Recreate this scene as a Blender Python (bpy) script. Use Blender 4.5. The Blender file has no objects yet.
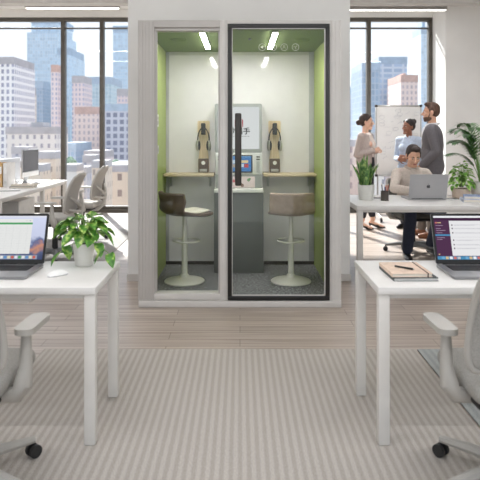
import bpy, bmesh, math, random
from mathutils import Vector, Matrix, Euler
import numpy as np

C = bpy.context.scene.collection
SC = bpy.context.scene
PI = math.pi

# ------------------------------------------------------------------ materials
def lin(c):
    out = []
    for v in c[:3]:
        v = v / 255.0
        out.append(v / 12.92 if v <= 0.04045 else ((v + 0.055) / 1.055) ** 2.4)
    return (out[0], out[1], out[2], 1.0)

class NT:
    def __init__(self, name):
        self.m = bpy.data.materials.new(name)
        self.m.use_nodes = True
        self.t = self.m.node_tree
        self.t.nodes.clear()
        self.out = self.t.nodes.new('ShaderNodeOutputMaterial')
    def n(self, typ, **kw):
        nd = self.t.nodes.new(typ)
        for k, v in kw.items():
            if k in nd.inputs.keys():
                nd.inputs[k].default_value = v
            else:
                setattr(nd, k, v)
        return nd
    def l(self, a, b):
        self.t.links.new(a, b)
    def coord(self, scale=(1, 1, 1), kind='Object'):
        tc = self.n('ShaderNodeTexCoord')
        mp = self.n('ShaderNodeMapping')
        mp.inputs['Scale'].default_value = scale
        self.l(tc.outputs[kind], mp.inputs['Vector'])
        return mp.outputs['Vector']
    def ramp(self, fac, stops):
        r = self.n('ShaderNodeValToRGB')
        e = r.color_ramp.elements
        while len(e) < len(stops):
            e.new(0.5)
        for i, (p, c) in enumerate(stops):
            e[i].position = p
            e[i].color = lin(c)
        self.l(fac, r.inputs['Fac'])
        return r.outputs['Color']
    def mix(self, fac, a, b, mode='MIX'):
        m = self.n('ShaderNodeMix', data_type='RGBA', blend_type=mode)
        for sock, v in ((m.inputs[0], fac), (m.inputs[6], a), (m.inputs[7], b)):
            if hasattr(v, 'links'):
                self.l(v, sock)
            else:
                sock.default_value = v
        return m.outputs[2]
    def bsdf(self, color=None, rough=0.5, metal=0.0, **kw):
        b = self.n('ShaderNodeBsdfPrincipled')
        b.inputs['Roughness'].default_value = rough
        b.inputs['Metallic'].default_value = metal
        for k, v in kw.items():
            b.inputs[k.replace('_', ' ')].default_value = v
        if color is not None:
            if hasattr(color, 'links'):
                self.l(color, b.inputs['Base Color'])
            else:
                b.inputs['Base Color'].default_value = color
        self.l(b.outputs[0], self.out.inputs[0])
        return b
    def bump(self, b, h, strength=0.3, dist=0.01):
        bp = self.n('ShaderNodeBump')
        bp.inputs['Strength'].default_value = strength
        bp.inputs['Distance'].default_value = dist
        self.l(h, bp.inputs['Height'])
        self.l(bp.outputs[0], b.inputs['Normal'])

def mat(name, c, rough=0.5, metal=0.0, var=0.05, scale=8.0, bump=0.0, stretch=(1, 1, 1), **kw):
    """Plain procedural surface: a base colour with a slight noise variation and optional bump."""
    t = NT(name)
    v = t.coord((scale * stretch[0], scale * stretch[1], scale * stretch[2]))
    nz = t.n('ShaderNodeTexNoise', Scale=1.0, Detail=3.0)
    t.l(v, nz.inputs['Vector'])
    d = [max(0, x * (1 - var)) for x in c]
    u = [min(255, x * (1 + var)) for x in c]
    col = t.ramp(nz.outputs['Fac'], [(0.3, d), (0.7, u)])
    b = t.bsdf(col, rough, metal, **kw)
    if bump:
        t.bump(b, nz.outputs['Fac'], bump, 0.004)
    return t.m

def emis(name, c, s):
    t = NT(name)
    e = t.n('ShaderNodeEmission')
    e.inputs['Color'].default_value = lin(c)
    e.inputs['Strength'].default_value = s if s > 2 else s * 0.47
    t.l(e.outputs[0], t.out.inputs[0])
    return t.m

def glass(name, tint, refl=1.0):
    t = NT(name)
    tr = t.n('ShaderNodeBsdfTransparent')
    tr.inputs['Color'].default_value = lin(tint)
    gl = t.n('ShaderNodeBsdfGlossy')
    gl.inputs['Roughness'].default_value = 0.02
    lw = t.n('ShaderNodeLayerWeight')
    pw = t.n('ShaderNodeMath', operation='POWER'); pw.inputs[1].default_value = 5.0
    mu = t.n('ShaderNodeMath', operation='MULTIPLY_ADD')
    mu.inputs[1].default_value = 0.9 * refl
    mu.inputs[2].default_value = 0.035 * refl
    t.l(lw.outputs['Facing'], pw.inputs[0])
    t.l(pw.outputs[0], mu.inputs[0])
    mx = t.n('ShaderNodeMixShader')
    t.l(mu.outputs[0], mx.inputs[0])
    t.l(tr.outputs[0], mx.inputs[1])
    t.l(gl.outputs[0], mx.inputs[2])
    t.l(mx.outputs[0], t.out.inputs[0])
    return t.m

def wood(name, a, b, scale=6, axis=2):
    t = NT(name)
    s = [14 * scale, 14 * scale, 14 * scale]
    s[axis] = scale
    v = t.coord(tuple(s))
    nz = t.n('ShaderNodeTexNoise', Scale=1.0, Detail=5.0, Distortion=0.6)
    t.l(v, nz.inputs['Vector'])
    col = t.ramp(nz.outputs['Fac'], [(0.3, a), (0.7, b)])
    t.bsdf(col, 0.5)
    return t.m

def leafmat(name, dark, midc, light, scale=30, rough=0.4):
    t = NT(name)
    v = t.coord((scale, scale, scale))
    nz = t.n('ShaderNodeTexNoise', Scale=1.0, Detail=2.0)
    t.l(v, nz.inputs['Vector'])
    col = t.ramp(nz.outputs['Fac'], [(0.32, dark), (0.5, midc), (0.68, light)])
    t.bsdf(col, rough, Subsurface_Weight=0.0)
    return t.m

def facade(name, wall, win, w=1.5, h=3.2, frame=0.22, rough=0.6, win2=None, vert=False):
    """A city facade: storeys of windows as a procedural grid in the wall."""
    t = NT(name)
    tc = t.n('ShaderNodeTexCoord')
    sp = t.n('ShaderNodeSeparateXYZ')
    t.l(tc.outputs['Object'], sp.inputs[0])
    ad = t.n('ShaderNodeMath', operation='ADD')
    t.l(sp.outputs[0], ad.inputs[0]); t.l(sp.outputs[1], ad.inputs[1])
    cb = t.n('ShaderNodeCombineXYZ')
    t.l(ad.outputs[0], cb.inputs[0]); t.l(sp.outputs[2], cb.inputs[1])
    br = t.n('ShaderNodeTexBrick')
    br.offset = 0.0
    br.inputs['Color1'].default_value = lin(win)
    br.inputs['Color2'].default_value = lin(win2 or [min(255, x * 1.12) for x in win])
    br.inputs['Mortar'].default_value = lin(wall)
    br.inputs['Scale'].default_value = 1.0
    br.inputs['Mortar Size'].default_value = frame * min(w, h)
    br.inputs['Brick Width'].default_value = w
    br.inputs['Row Height'].default_value = h
    t.l(cb.outputs[0], br.inputs['Vector'])
    t.bsdf(br.outputs['Color'], rough)
    return t.m

# ------------------------------------------------------------------ mesh builder
class MB:
    def __init__(self):
        self.v = []; self.f = []; self.mi = []
    def add(self, verts, faces, mi=0, M=None):
        o = len(self.v)
        for p in verts:
            p = Vector(p)
            if M is not None:
                p = M @ p
            self.v.append((p.x, p.y, p.z))
        for f in faces:
            self.f.append(tuple(i + o for i in f)); self.mi.append(mi)
        return self
    def bm(self, b, mi=0, M=None):
        b.verts.index_update()
        self.add([v.co.copy() for v in b.verts], [[v.index for v in f.verts] for f in b.faces], mi, M)
        b.free()
        return self
    def box(self, x0, x1, y0, y1, z0, z1, bev=0.0, seg=2, mi=0, M=None):
        b = bmesh.new()
        bmesh.ops.create_cube(b, size=1.0)
        for v in b.verts:
            v.co = Vector(((x0 + x1) / 2 + v.co.x * (x1 - x0), (y0 + y1) / 2 + v.co.y * (y1 - y0), (z0 + z1) / 2 + v.co.z * (z1 - z0)))
        if bev > 0:
            bmesh.ops.bevel(b, geom=b.edges[:] , offset=bev, segments=seg, profile=0.5, affect='EDGES')
        return self.bm(b, mi, M)
    def rings(self, rings, mi=0, cap=True, closed=False):
        n = len(rings[0])
        verts = [p for r in rings for p in r]
        faces = []
        m = len(rings)
        for i in range(m - 1 if not closed else m):
            j = (i + 1) % m
            for k in range(n):
                k2 = (k + 1) % n
                faces.append((i * n + k, i * n + k2, j * n + k2, j * n + k))
        if cap and not closed:
            faces.append(tuple(range(n - 1, -1, -1)))
            faces.append(tuple((m - 1) * n + k for k in range(n)))
        return self.add(verts, faces, mi)
    def tube(self, pts, r, seg=10, mi=0, closed=False, cap=True):
        pts = [Vector(p) for p in pts]
        n = len(pts)
        rs = r if isinstance(r, (list, tuple)) else [r] * n
        rings = []
        prev = None
        for i, p in enumerate(pts):
            if closed:
                d = pts[(i + 1) % n] - pts[(i - 1) % n]
            else:
                d = pts[min(i + 1, n - 1)] - pts[max(i - 1, 0)]
            if d.length < 1e-9:
                d = Vector((0, 0, 1))
            d.normalize()
            if prev is None:
                a = Vector((0, 0, 1)) if abs(d.z) < 0.9 else Vector((1, 0, 0))
                s = d.cross(a).normalized()
            else:
                s = (prev - d * prev.dot(d))
                s = s.normalized() if s.length > 1e-6 else d.orthogonal().normalized()
            prev = s
            u = d.cross(s)
            rings.append([p + (s * math.cos(2 * PI * k / seg) + u * math.sin(2 * PI * k / seg)) * rs[i] for k in range(seg)])
        return self.rings(rings, mi, cap, closed)
    def cyl(self, p0, p1, r0, r1=None, seg=24, mi=0):
        return self.tube([p0, p1], [r0, r0 if r1 is None else r1], seg, mi)
    def lathe(self, prof, c=(0, 0, 0), seg=32, mi=0):
        rings = [[(c[0] + max(r, 1e-4) * math.cos(2 * PI * k / seg), c[1] + max(r, 1e-4) * math.sin(2 * PI * k / seg), c[2] + z) for k in range(seg)] for r, z in prof]
        return self.rings(rings, mi)
    def ell(self, c, r, R=None, u=16, w=10, mi=0):
        c = Vector(c)
        rings = []
        for i in range(w + 1):
            th = PI * (0.02 + 0.96 * i / w)
            ring = []
            for k in range(u):
                ph = 2 * PI * k / u
                p = Vector((r[0] * math.sin(th) * math.cos(ph), r[1] * math.sin(th) * math.sin(ph), -r[2] * math.cos(th)))
                ring.append(c + (R @ p if R is not None else p))
            rings.append(ring)
        return self.rings(rings, mi)
    def cap(self, p0, p1, r0, r1=None, seg=10, mi=0):
        """A capsule that tapers from r0 to r1."""
        p0 = Vector(p0); p1 = Vector(p1)
        r1 = r0 if r1 is None else r1
        d = p1 - p0
        L = d.length
        d = d / L if L > 1e-6 else Vector((0, 0, 1))
        pts = []; rs = []
        for a in (80, 55, 28):
            pts.append(p0 - d * r0 * math.sin(math.radians(a))); rs.append(r0 * math.cos(math.radians(a)))
        pts.append(p0); rs.append(r0)
        pts.append(p1 + d * 1e-4); rs.append(r1)
        for a in (28, 55, 80):
            pts.append(p1 + d * r1 * math.sin(math.radians(a))); rs.append(r1 * math.cos(math.radians(a)))
        return self.tube(pts, rs, seg, mi)
    def prism(self, outline, z0, z1, mi=0, M=None):
        n = len(outline)
        v = [(x, y, z0) for x, y in outline] + [(x, y, z1) for x, y in outline]
        f = [tuple(range(n - 1, -1, -1)), tuple(range(n, 2 * n))]
        f += [(k, (k + 1) % n, n + (k + 1) % n, n + k) for k in range(n)]
        return self.add(v, f, mi, M)
    def grid(self, fn, nu, nv, mi=0):
        v = [fn(i / (nu - 1), j / (nv - 1)) for j in range(nv) for i in range(nu)]
        f = [(j * nu + i, j * nu + i + 1, (j + 1) * nu + i + 1, (j + 1) * nu + i) for j in range(nv - 1) for i in range(nu - 1)]
        return self.add(v, f, mi)
    def sheet(self, fn, nu, nv, th, mi=0):
        """A curved sheet with a real thickness: fn(u, v) gives a point, th may be a number."""
        b = bmesh.new()
        P = [[Vector(fn(i / (nu - 1), j / (nv - 1))) for i in range(nu)] for j in range(nv)]
        def N(i, j):
            a = P[j][min(i + 1, nu - 1)] - P[j][max(i - 1, 0)]
            c = P[min(j + 1, nv - 1)][i] - P[max(j - 1, 0)][i]
            n = a.cross(c)
            return n.normalized() if n.length > 1e-9 else Vector((0, -1, 0))
        F = [[b.verts.new(P[j][i] + N(i, j) * th / 2) for i in range(nu)] for j in range(nv)]
        K = [[b.verts.new(P[j][i] - N(i, j) * th / 2) for i in range(nu)] for j in range(nv)]
        for j in range(nv - 1):
            for i in range(nu - 1):
                b.faces.new((F[j][i], F[j][i + 1], F[j + 1][i + 1], F[j + 1][i]))
                b.faces.new((K[j][i], K[j + 1][i], K[j + 1][i + 1], K[j][i + 1]))
        for j in range(nv - 1):
            b.faces.new((F[j][0], F[j + 1][0], K[j + 1][0], K[j][0]))
            b.faces.new((F[j][-1], K[j][-1], K[j + 1][-1], F[j + 1][-1]))
        for i in range(nu - 1):
            b.faces.new((F[0][i], K[0][i], K[0][i + 1], F[0][i + 1]))
            b.faces.new((F[-1][i], F[-1][i + 1], K[-1][i + 1], K[-1][i]))
        return self.bm(b, mi)
    def quad(self, x0, x1, z0, z1, y, mi=0):
        return self.add([(x0, y, z0), (x1, y, z0), (x1, y, z1), (x0, y, z1)], [(0, 1, 2, 3)], mi)
    def xf(self, M):
        self.v = [tuple(M @ Vector(p)) for p in self.v]
        return self
    def build(self, name, mats, parent=None, smooth=None, subsurf=0, remesh=0.0, relax=4):
        me = bpy.data.meshes.new(name)
        me.from_pydata(self.v, [], self.f)
        mats = mats if isinstance(mats, (list, tuple)) else [mats]
        for m in mats:
            me.materials.append(m)
        me.polygons.foreach_set('material_index', self.mi)
        me.update()
        b = bmesh.new(); b.from_mesh(me)
        bmesh.ops.recalc_face_normals(b, faces=b.faces[:])
        b.to_mesh(me); b.free()
        o = bpy.data.objects.new(name, me)
        C.objects.link(o)
        if remesh or subsurf:
            if remesh:
                r = o.modifiers.new('r', 'REMESH'); r.mode = 'VOXEL'; r.voxel_size = remesh
                s = o.modifiers.new('s', 'SMOOTH'); s.iterations = relax; s.factor = 0.5
            if subsurf:
                s = o.modifiers.new('u', 'SUBSURF'); s.levels = subsurf; s.render_levels = subsurf
            bpy.context.view_layer.update()
            dg = bpy.context.evaluated_depsgraph_get()
            nm = bpy.data.meshes.new_from_object(o.evaluated_get(dg))
            nm.name = name
            o.modifiers.clear()
            o.data = nm
            me = nm
            if not me.materials:
                for m in mats:
                    me.materials.append(m)
            me.polygons.foreach_set('use_smooth', [True] * len(me.polygons))
        elif smooth is not False:
            ang = 40 if smooth is None else smooth
            me.polygons.foreach_set('use_smooth', [True] * len(me.polygons))
            try:
                me.set_sharp_from_angle(angle=math.radians(ang))
            except Exception:
                pass
        if parent is not None:
            o.parent = parent
        return o

def tag(o, label=None, cat=None, group=None, kind=None):
    if label: o['label'] = label
    if cat: o['category'] = cat
    if group: o['group'] = group
    if kind: o['kind'] = kind
    return o

def empty(name, loc, rz=0.0, label=None, cat=None, group=None, kind=None):
    o = bpy.data.objects.new(name, None)
    o.empty_display_size = 0.1
    C.objects.link(o)
    o.location = loc
    o.rotation_euler = (0, 0, rz)
    return tag(o, label, cat, group, kind)

def kids(o):
    return [c for c in bpy.data.objects if c.parent is o]

def copy_tree(o, parent=None):
    c = o.copy()
    C.objects.link(c)
    if parent is not None:
        c.parent = parent
    for ch in kids(o):
        copy_tree(ch, c)
    return c

def struct(o):
    o['kind'] = 'structure'
    return o

def letters(name, text, size, m, parent, loc, depth=0.001, align='CENTER', bold=0.0):
    """Lettering standing upright and facing -Y."""
    cu = bpy.data.curves.new(name, 'FONT')
    cu.body = text; cu.size = size; cu.align_x = align; cu.extrude = depth; cu.offset = bold
    o = bpy.data.objects.new(name, cu)
    C.objects.link(o)
    bpy.context.view_layer.update()
    me = bpy.data.meshes.new_from_object(o.evaluated_get(bpy.context.evaluated_depsgraph_get()))
    me.transform(Matrix.Translation(loc) @ Matrix.Rotation(PI / 2, 4, 'X'))
    bpy.data.objects.remove(o)
    me.name = name
    me.materials.clear(); me.materials.append(m)
    ob = bpy.data.objects.new(name, me)
    C.objects.link(ob)
    ob.parent = parent
    return ob

def arc(c, r, a0, a1, n, plane='xy'):
    out = []
    for i in range(n):
        a = a0 + (a1 - a0) * i / (n - 1)
        u, w = r * math.cos(a), r * math.sin(a)
        out.append({'xy': (c[0] + u, c[1] + w, c[2]), 'xz': (c[0] + u, c[1], c[2] + w), 'yz': (c[0], c[1] + u, c[2] + w)}[plane])
    return out
# ------------------------------------------------------------------ shared materials
M = {}
M['wall'] = mat('painted_plaster', (236, 236, 234), 0.85, var=0.015, scale=2.0, bump=0.03)
M['ceil'] = mat('ceiling_paint', (240, 240, 238), 0.9, var=0.01)
M['beam'] = mat('beam_paint', (196, 194, 191), 0.9, var=0.01)
M['desk'] = mat('white_laminate', (224, 222, 219), 0.4, var=0.01)
M['desk_leg'] = mat('white_powder_coat', (216, 213, 208), 0.45, var=0.015)
M['mullion'] = mat('dark_bronze_aluminium', (92, 88, 82), 0.45, 0.3, var=0.05)
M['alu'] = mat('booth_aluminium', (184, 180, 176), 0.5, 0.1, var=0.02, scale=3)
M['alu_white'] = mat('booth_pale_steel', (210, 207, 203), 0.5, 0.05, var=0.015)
M['black'] = mat('black_frame', (26, 25, 24), 0.4, var=0.1)
M['bar'] = mat('dark_grey_handle', (58, 54, 51), 0.4, 0.3, var=0.08)
M['felt'] = mat('olive_felt', (158, 172, 104), 0.95, var=0.10, scale=120, bump=0.25)
M['felt_top'] = mat('moss_felt', (108, 126, 62), 0.95, var=0.12, scale=140, bump=0.25)
M['board'] = mat('white_back_panel', (230, 226, 230), 0.07, var=0.01, Specular_IOR_Level=0.6)
M['trim_grey'] = mat('grey_edge_trim', (176, 176, 178), 0.5, var=0.02)
M['glass'] = glass('booth_glass', (250, 252, 250), 0.8)
M['win_glass'] = glass('window_glass', (252, 254, 255), 0.7)
M['lamp'] = emis('lamp_white', (255, 250, 248), 36.0)
M['slot'] = emis('pendant_glow', (252, 252, 255), 24.0)  # for the unseen pendants added as fill light
M['slot_dim'] = emis('window_pendant_glow', (255, 252, 246), 2.1)
M['lamp_body'] = mat('lamp_body_grey', (158, 155, 151), 0.5, var=0.02)
M['kiosk'] = mat('kiosk_charcoal', (98, 102, 100), 0.35, 0.1, var=0.03)
M['kiosk_grey'] = mat('kiosk_silver', (160, 163, 162), 0.4, 0.2, var=0.02)
M['kiosk_white'] = mat('kiosk_white', (220, 221, 222), 0.35, var=0.02)
M['woodpale'] = wood('pale_birch', (214, 188, 150), (238, 216, 182), 5, 2)
M['shelfwood'] = wood('pale_beech', (206, 184, 152), (228, 210, 182), 5, 0)
M['brown'] = mat('brown_plastic', (92, 72, 58), 0.4, var=0.05)
M['white'] = mat('clean_white', (240, 240, 238), 0.4, var=0.01)
M['steel'] = mat('satin_steel', (188, 186, 182), 0.3, 0.8, var=0.03)
M['dark'] = mat('dark_rubber', (34, 34, 35), 0.6, var=0.1)

# ------------------------------------------------------------------ floor: wood planks
def floor_mat():
    t = NT('greige_oak_planks')
    v = t.coord((1, 1, 1))
    br = t.n('ShaderNodeTexBrick')
    br.offset = 0.37; br.offset_frequency = 2
    br.inputs['Color1'].default_value = lin((198, 188, 179))
    br.inputs['Color2'].default_value = lin((182, 171, 162))
    br.inputs['Mortar'].default_value = lin((132, 120, 110))
    br.inputs['Mortar Size'].default_value = 0.0022
    br.inputs['Brick Width'].default_value = 1.35
    br.inputs['Row Height'].default_value = 0.14
    br.inputs['Scale'].default_value = 1.0
    t.l(v, br.inputs['Vector'])
    g = t.coord((0.9, 30, 1))
    nz = t.n('ShaderNodeTexNoise', Scale=1.0, Detail=6.0, Roughness=0.6, Distortion=0.4)
    t.l(g, nz.inputs['Vector'])
    grain = t.ramp(nz.outputs['Fac'], [(0.28, (168, 156, 148)), (0.5, (228, 222, 217)), (0.72, (255, 254, 252))])
    col = t.mix(0.85, br.outputs['Color'], grain, 'MULTIPLY')
    b = t.bsdf(col, 0.34)
    t.bump(b, nz.outputs['Fac'], 0.06, 0.003)
    return t.m
M['floor'] = floor_mat()
struct(MB().box(-10, 8, 0.3, 11.0, -0.2, 0.0).build('floor', M['floor'], smooth=False))

def carpet_mat(name, a, b, period=0.05):
    t = NT(name)
    v = t.coord((1, 1, 1))
    w = t.n('ShaderNodeTexWave', Scale=1.0 / period * 0.16, Distortion=0.6, Detail=2.0)
    w.inputs['Detail Scale'].default_value = 6.0
    t.l(v, w.inputs['Vector'])
    n = t.n('ShaderNodeTexNoise', Scale=160.0, Detail=2.0)
    t.l(v, n.inputs['Vector'])
    c1 = t.ramp(w.outputs['Fac'], [(0.2, a), (0.8, b)])
    c2 = t.ramp(n.outputs['Fac'], [(0.3, (205, 205, 205)), (0.7, (255, 255, 255))])
    bs = t.bsdf(t.mix(0.7, c1, c2, 'MULTIPLY'), 0.95)
    t.bump(bs, n.outputs['Fac'], 0.5, 0.004)
    return t.m
M['carpet'] = carpet_mat('ribbed_greige_carpet', (176, 169, 161), (192, 186, 179), 0.02)
M['carpet_blue'] = carpet_mat('ribbed_grey_carpet', (160, 164, 164), (172, 176, 176), 0.022)
M['rug'] = mat('flat_grey_rug', (146, 143, 140), 0.95, var=0.08, scale=60, bump=0.2)
tag(MB().box(-1.30, 1.16, 2.2, 3.98, 0.0, 0.012, 0.004).build('carpet', M['carpet']),
    'wide ribbed greige carpet on the wooden floor between the two near desks', 'carpet')
tag(MB().box(1.175, 3.2, 2.2, 3.98, 0.0, 0.012, 0.004).build('carpet', M['carpet_blue']),
    'grey-blue carpet strip under the office chair beside the desk with the notebooks', 'carpet')
tag(MB().box(-3.4, -1.52, 6.2, 8.9, 0.0, 0.01, 0.004).build('rug', M['rug']),
    'flat grey rug under the two pale office chairs near the window', 'rug')

# ------------------------------------------------------------------ walls, ceiling, window bays
struct(MB().box(-10, 8, -3.0, 11.0, 3.66, 3.86).build('ceiling', M['ceil'], smooth=False))
core = MB()
core.box(-1.09, -0.87, 5.84, 6.95, 0, 3.66).box(0.86, 1.07, 5.84, 6.95, 0, 3.66).box(-0.87, 0.86, 5.84, 6.95, 2.40, 3.66).box(-0.87, 0.86, 6.60, 6.95, 0, 2.40)
struct(core.build('wall_centre', M['wall'], smooth=False))
struct(MB().box(3.48, 8.0, 10.16, 11.0, 0, 3.66).build('wall_right', M['wall'], smooth=False))
struct(MB().box(7.8, 8.0, -3, 10.16, 0, 3.66).build('wall_side', M['wall'], smooth=False))
struct(MB().box(-10.0, -9.8, -3, 11.0, 0, 3.66).build('wall_left', M['wall'], smooth=False))
struct(MB().box(-9.8, 3.48, 10.82, 11.0, 3.52, 3.66).build('trim_1', M['wall'], smooth=False))
struct(MB().box(-9.8, 7.8, 9.10, 9.30, 3.40, 3.66).build('trim_2', M['beam'], smooth=False))
struct(MB().box(-9.8, 3.48, 10.80, 11.0, 0.0, 0.06, 0.004).build('trim_3', M['mullion'], smooth=False))
struct(MB().box(-1.10, -0.87, 5.825, 5.84, 0, 0.07, 0.003).build('baseboard_left', M['alu_white'], smooth=False))
struct(MB().box(0.86, 1.08, 5.825, 5.84, 0, 0.07, 0.003).build('baseboard_right', M['alu_white'], smooth=False))

def window(name, x0, x1, mulls):
    r = struct(empty(name, (0, 10.9, 0)))
    f = MB()
    f.box(x0, x1, -0.06, 0.06, 3.455, 3.52, 0.005).box(x0, x1, -0.06, 0.06, 0.06, 0.11, 0.005)
    f.box(x0, x0 + 0.07, -0.06, 0.06, 0.11, 3.455, 0.005).box(x1 - 0.07, x1, -0.06, 0.06, 0.11, 3.455, 0.005)
    f.build('window_frame', M['mullion'], r)
    for x in mulls:
        MB().box(x - 0.037, x + 0.037, -0.07, 0.06, 0.11, 3.455, 0.006).build('mullion', M['mullion'], r)
    MB().box(x0 + 0.07, x1 - 0.07, -0.03, 0.03, 3.32, 3.345, 0.003).build('transom', M['mullion'], r)
    e = [x0 + 0.05] + list(mulls) + [x1 - 0.05]
    for a, b in zip(e[:-1], e[1:]):
        MB().box(a, b, -0.006, 0.006, 0.09, 3.48).build('pane', M['win_glass'], r)
    return r
window('window_1', -9.6, -0.95, [-8.9, -7.4, -6.0, -4.62, -3.20, -2.50])
window('window_2', -0.2, 3.48, [0.75, 2.33])  # left part, unseen behind the core wall, widened to admit sun
struct(MB().box(-0.95, -0.2, 10.8, 11.0, 0.06, 3.52).build('wall_window', M['wall'], smooth=False))

# linear pendants
def pendant(loc, L, label, glow='slot'):
    r = empty('pendant_lamp', loc, 0, label, 'lamp', 'linear pendant lamps below the ceiling')
    MB().box(-L / 2, L / 2, -0.06, 0.06, 0.022, 0.10, 0.006).build('lamp_housing', M['lamp_body'], r)
    MB().box(-L / 2 + 0.01, L / 2 - 0.01, -0.034, 0.034, 0.014, 0.024).build('diffuser', M[glow], r)
    for sx in (-1, 1):
        MB().cyl((sx * L * 0.35, 0, 0.10), (sx * L * 0.35, 0, 3.66 - loc[2]), 0.006, seg=8).build('rod', M['lamp_body'], r)
pendant((-2.72, 9.75, 3.44), 1.52, 'linear grey pendant lamp above the long desk row by the window', 'slot_dim')
pendant((2.30, 9.75, 3.41), 2.10, 'linear grey pendant lamp above the whiteboard group', 'slot_dim')
for x, y, lb in ((-2.7, 7.9, 'linear grey pendant lamp over the far end of the long desk'), (2.5, 7.75, 'linear grey pendant lamp over the standing man in the grey blazer'), (-2.7, 5.9, 'linear grey pendant lamp over the drawer pedestal end of the long desk'), (2.7, 5.9, 'linear grey pendant lamp over the man at the silver laptop'), (-1.5, 2.0, 'linear grey pendant lamp over the spreadsheet laptop desk'), (1.5, 2.0, 'linear grey pendant lamp over the purple chat laptop desk'), (0.0, 1.2, 'linear grey pendant lamp over the open floor before the carpet')):
    pendant((x, y, 3.30), 2.10, lb)  # pendants added overhead, out of view, to brighten the room

# ------------------------------------------------------------------ the city outside
ground_m = mat('street_ground', (150, 142, 138), 0.9, var=0.15, scale=0.05)
struct(MB().box(-900, 900, 60, 2600, -46, -45).build('ground', ground_m, smooth=False))
def px(p, Y): return (p - 240) * Y / 600.0
def pz(p, Y): return 1.45 - (p - 132) * Y / 600.0
def tower(p0, p1, top, Y, depth, m, label, roof=None, crown=None, setback=None, name='tower_building', bottom=-45.0):
    Y *= 3.0; depth *= 2.0
    x0, x1, z = px(p0, Y), px(p1, Y), pz(top, Y)
    cx = (x0 + x1) / 2; hw = (x1 - x0) / 2
    r = empty(name, (cx, Y, bottom), 0, label, 'building')
    h = z - bottom
    hb = h if not setback else h * setback[0]
    MB().box(-hw, hw, 0, depth, 0, hb).build('tower' , m, r, smooth=False)
    if setback:
        k = setback[1]
        MB().box(-hw * k, hw * k, depth * 0.1, depth * 0.9, hb, h).build('upper_storeys', m, r, smooth=False)
        hw2 = hw * k
    else:
        hw2 = hw
    rm = roof or roof_m
    MB().box(-hw2 * 1.02, hw2 * 1.02, -0.25 if not setback else depth * 0.08, depth * 0.95, h, h + 0.012 * Y).build('parapet', rm, r, smooth=False)
    if crown:
        for (a, b, hh) in crown:
            MB().box(hw2 * a, hw2 * b, depth * 0.25, depth * 0.75, h, h + hh * Y / 600.0).build('roof_block', rm, r, smooth=False)
    return r
roof_m = mat('pale_roof', (180, 176, 178), 0.9, var=0.05, scale=0.2)
roof_b = mat('blue_grey_roof', (166, 182, 198), 0.8, var=0.05, scale=0.2)
roof_s = mat('salmon_roof', (200, 168, 156), 0.9, var=0.05, scale=0.2)
F1 = facade('grid_white_facade', (240, 236, 234), (150, 150, 166), 3.4, 4.4, 0.26)  # facade colours kept pale, with the distance haze put into them
F2 = facade('pale_blue_curtain_wall', (208, 216, 224), (176, 194, 208), 3.0, 4.0, 0.10)
F2b = facade('deep_blue_curtain_wall', (168, 180, 194), (136, 154, 174), 2.4, 3.6, 0.12)
F3 = facade('pinkish_facade', (222, 206, 204), (160, 160, 178), 3.0, 4.0, 0.3)
F4 = facade('salmon_facade', (232, 210, 200), (180, 164, 166), 3.0, 4.0, 0.3)
F5 = facade('teal_curtain_wall', (196, 208, 212), (160, 182, 192), 3.2, 3.8, 0.12)
F6 = facade('slate_grid_facade', (190, 192, 202), (116, 120, 138), 4.0, 4.2, 0.2)
F7 = facade('white_apartment_facade', (226, 220, 214), (152, 148, 156), 3.4, 4.2, 0.34)
F8 = facade('cream_facade', (226, 208, 186), (138, 120, 112), 4.2, 5.0, 0.36)
F9 = facade('banded_glass_facade', (206, 212, 222), (164, 180, 200), 8.0, 4.2, 0.2)
F10 = facade('cream_slab_facade', (228, 220, 206), (178, 176, 174), 3.2, 4.2, 0.3)
tower(-14, 14, 64, 130, 20, F1, 'white gridded tower beside the window edge farthest from the booth', crown=[(-0.5, 0.6, 4)])
tower(12, 25, 93, 165, 14, F10, 'slim cream tower between the white gridded tower and the blue glass skyscraper')
tower(27, 58, 22, 240, 40, F2, 'tall pale blue glass skyscraper with a stepped top behind the long desk', roof_b, setback=(0.93, 0.86))
tower(31, 43, 88, 192, 12, F2b, 'dark blue slender tower standing before the pale glass skyscraper', roof_b)
tower(51, 58, 72, 165, 12, F3, 'thin pinkish tower against the side of the pale glass skyscraper', roof_s)
tower(57, 70, 55, 210, 30, F2, 'blue glass tower half behind the window mullion', roof_b)
tower(72, 84, 83, 168, 14, F3, 'pale pink tower with a small roof block between the two window mullions', crown=[(-0.5, 0.5, 5)])
tower(86, 111, 84, 200, 30, F5, 'broad teal glass block with a flat dark parapet behind the salmon tower', roof_b)
tower(113, 128, 33, 260, 30, F2, 'tall light blue tower next to the white pillar', roof_b)
tower(117, 132, 96, 175, 20, F3, 'pale pink block in front of the light blue tower by the pillar')
tower(75, 98, 114, 130, 22, F4, 'salmon brick tower behind the pale office chairs', roof_s, crown=[(-0.6, 0.2, 5)])
tower(105, 132, 111, 120, 22, F6, 'dark slate gridded block behind the window beside the pillar', roof_b)
tower(6, 56, 134, 95, 10, F7, 'white apartment block with rows of windows behind the computer monitor', crown=[(-0.15, 0.35, 12), (-0.8, -0.5, 5)], name='apartment_block')
tower(56, 76, 150, 110, 18, F2b, 'low dark blue glass block behind the white apartment block', roof_b, name='office_block')
tower(58, 106, 176, 80, 14, F4, 'low salmon house row below the salmon brick tower', roof_s, crown=[(-0.5, -0.1, 6), (0.3, 0.6, 4)], name='apartment_block')
tower(84, 104, 158, 100, 12, F3, 'low pale pink block with a roof hut behind the office chairs', crown=[(-0.3, 0.5, 5)], name='apartment_block')
tower(103, 150, 172, 62, 14, F8, 'low cream building with square windows close below the window by the pillar', crown=[(-0.6, -0.2, 4)], name='apartment_block')
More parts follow.
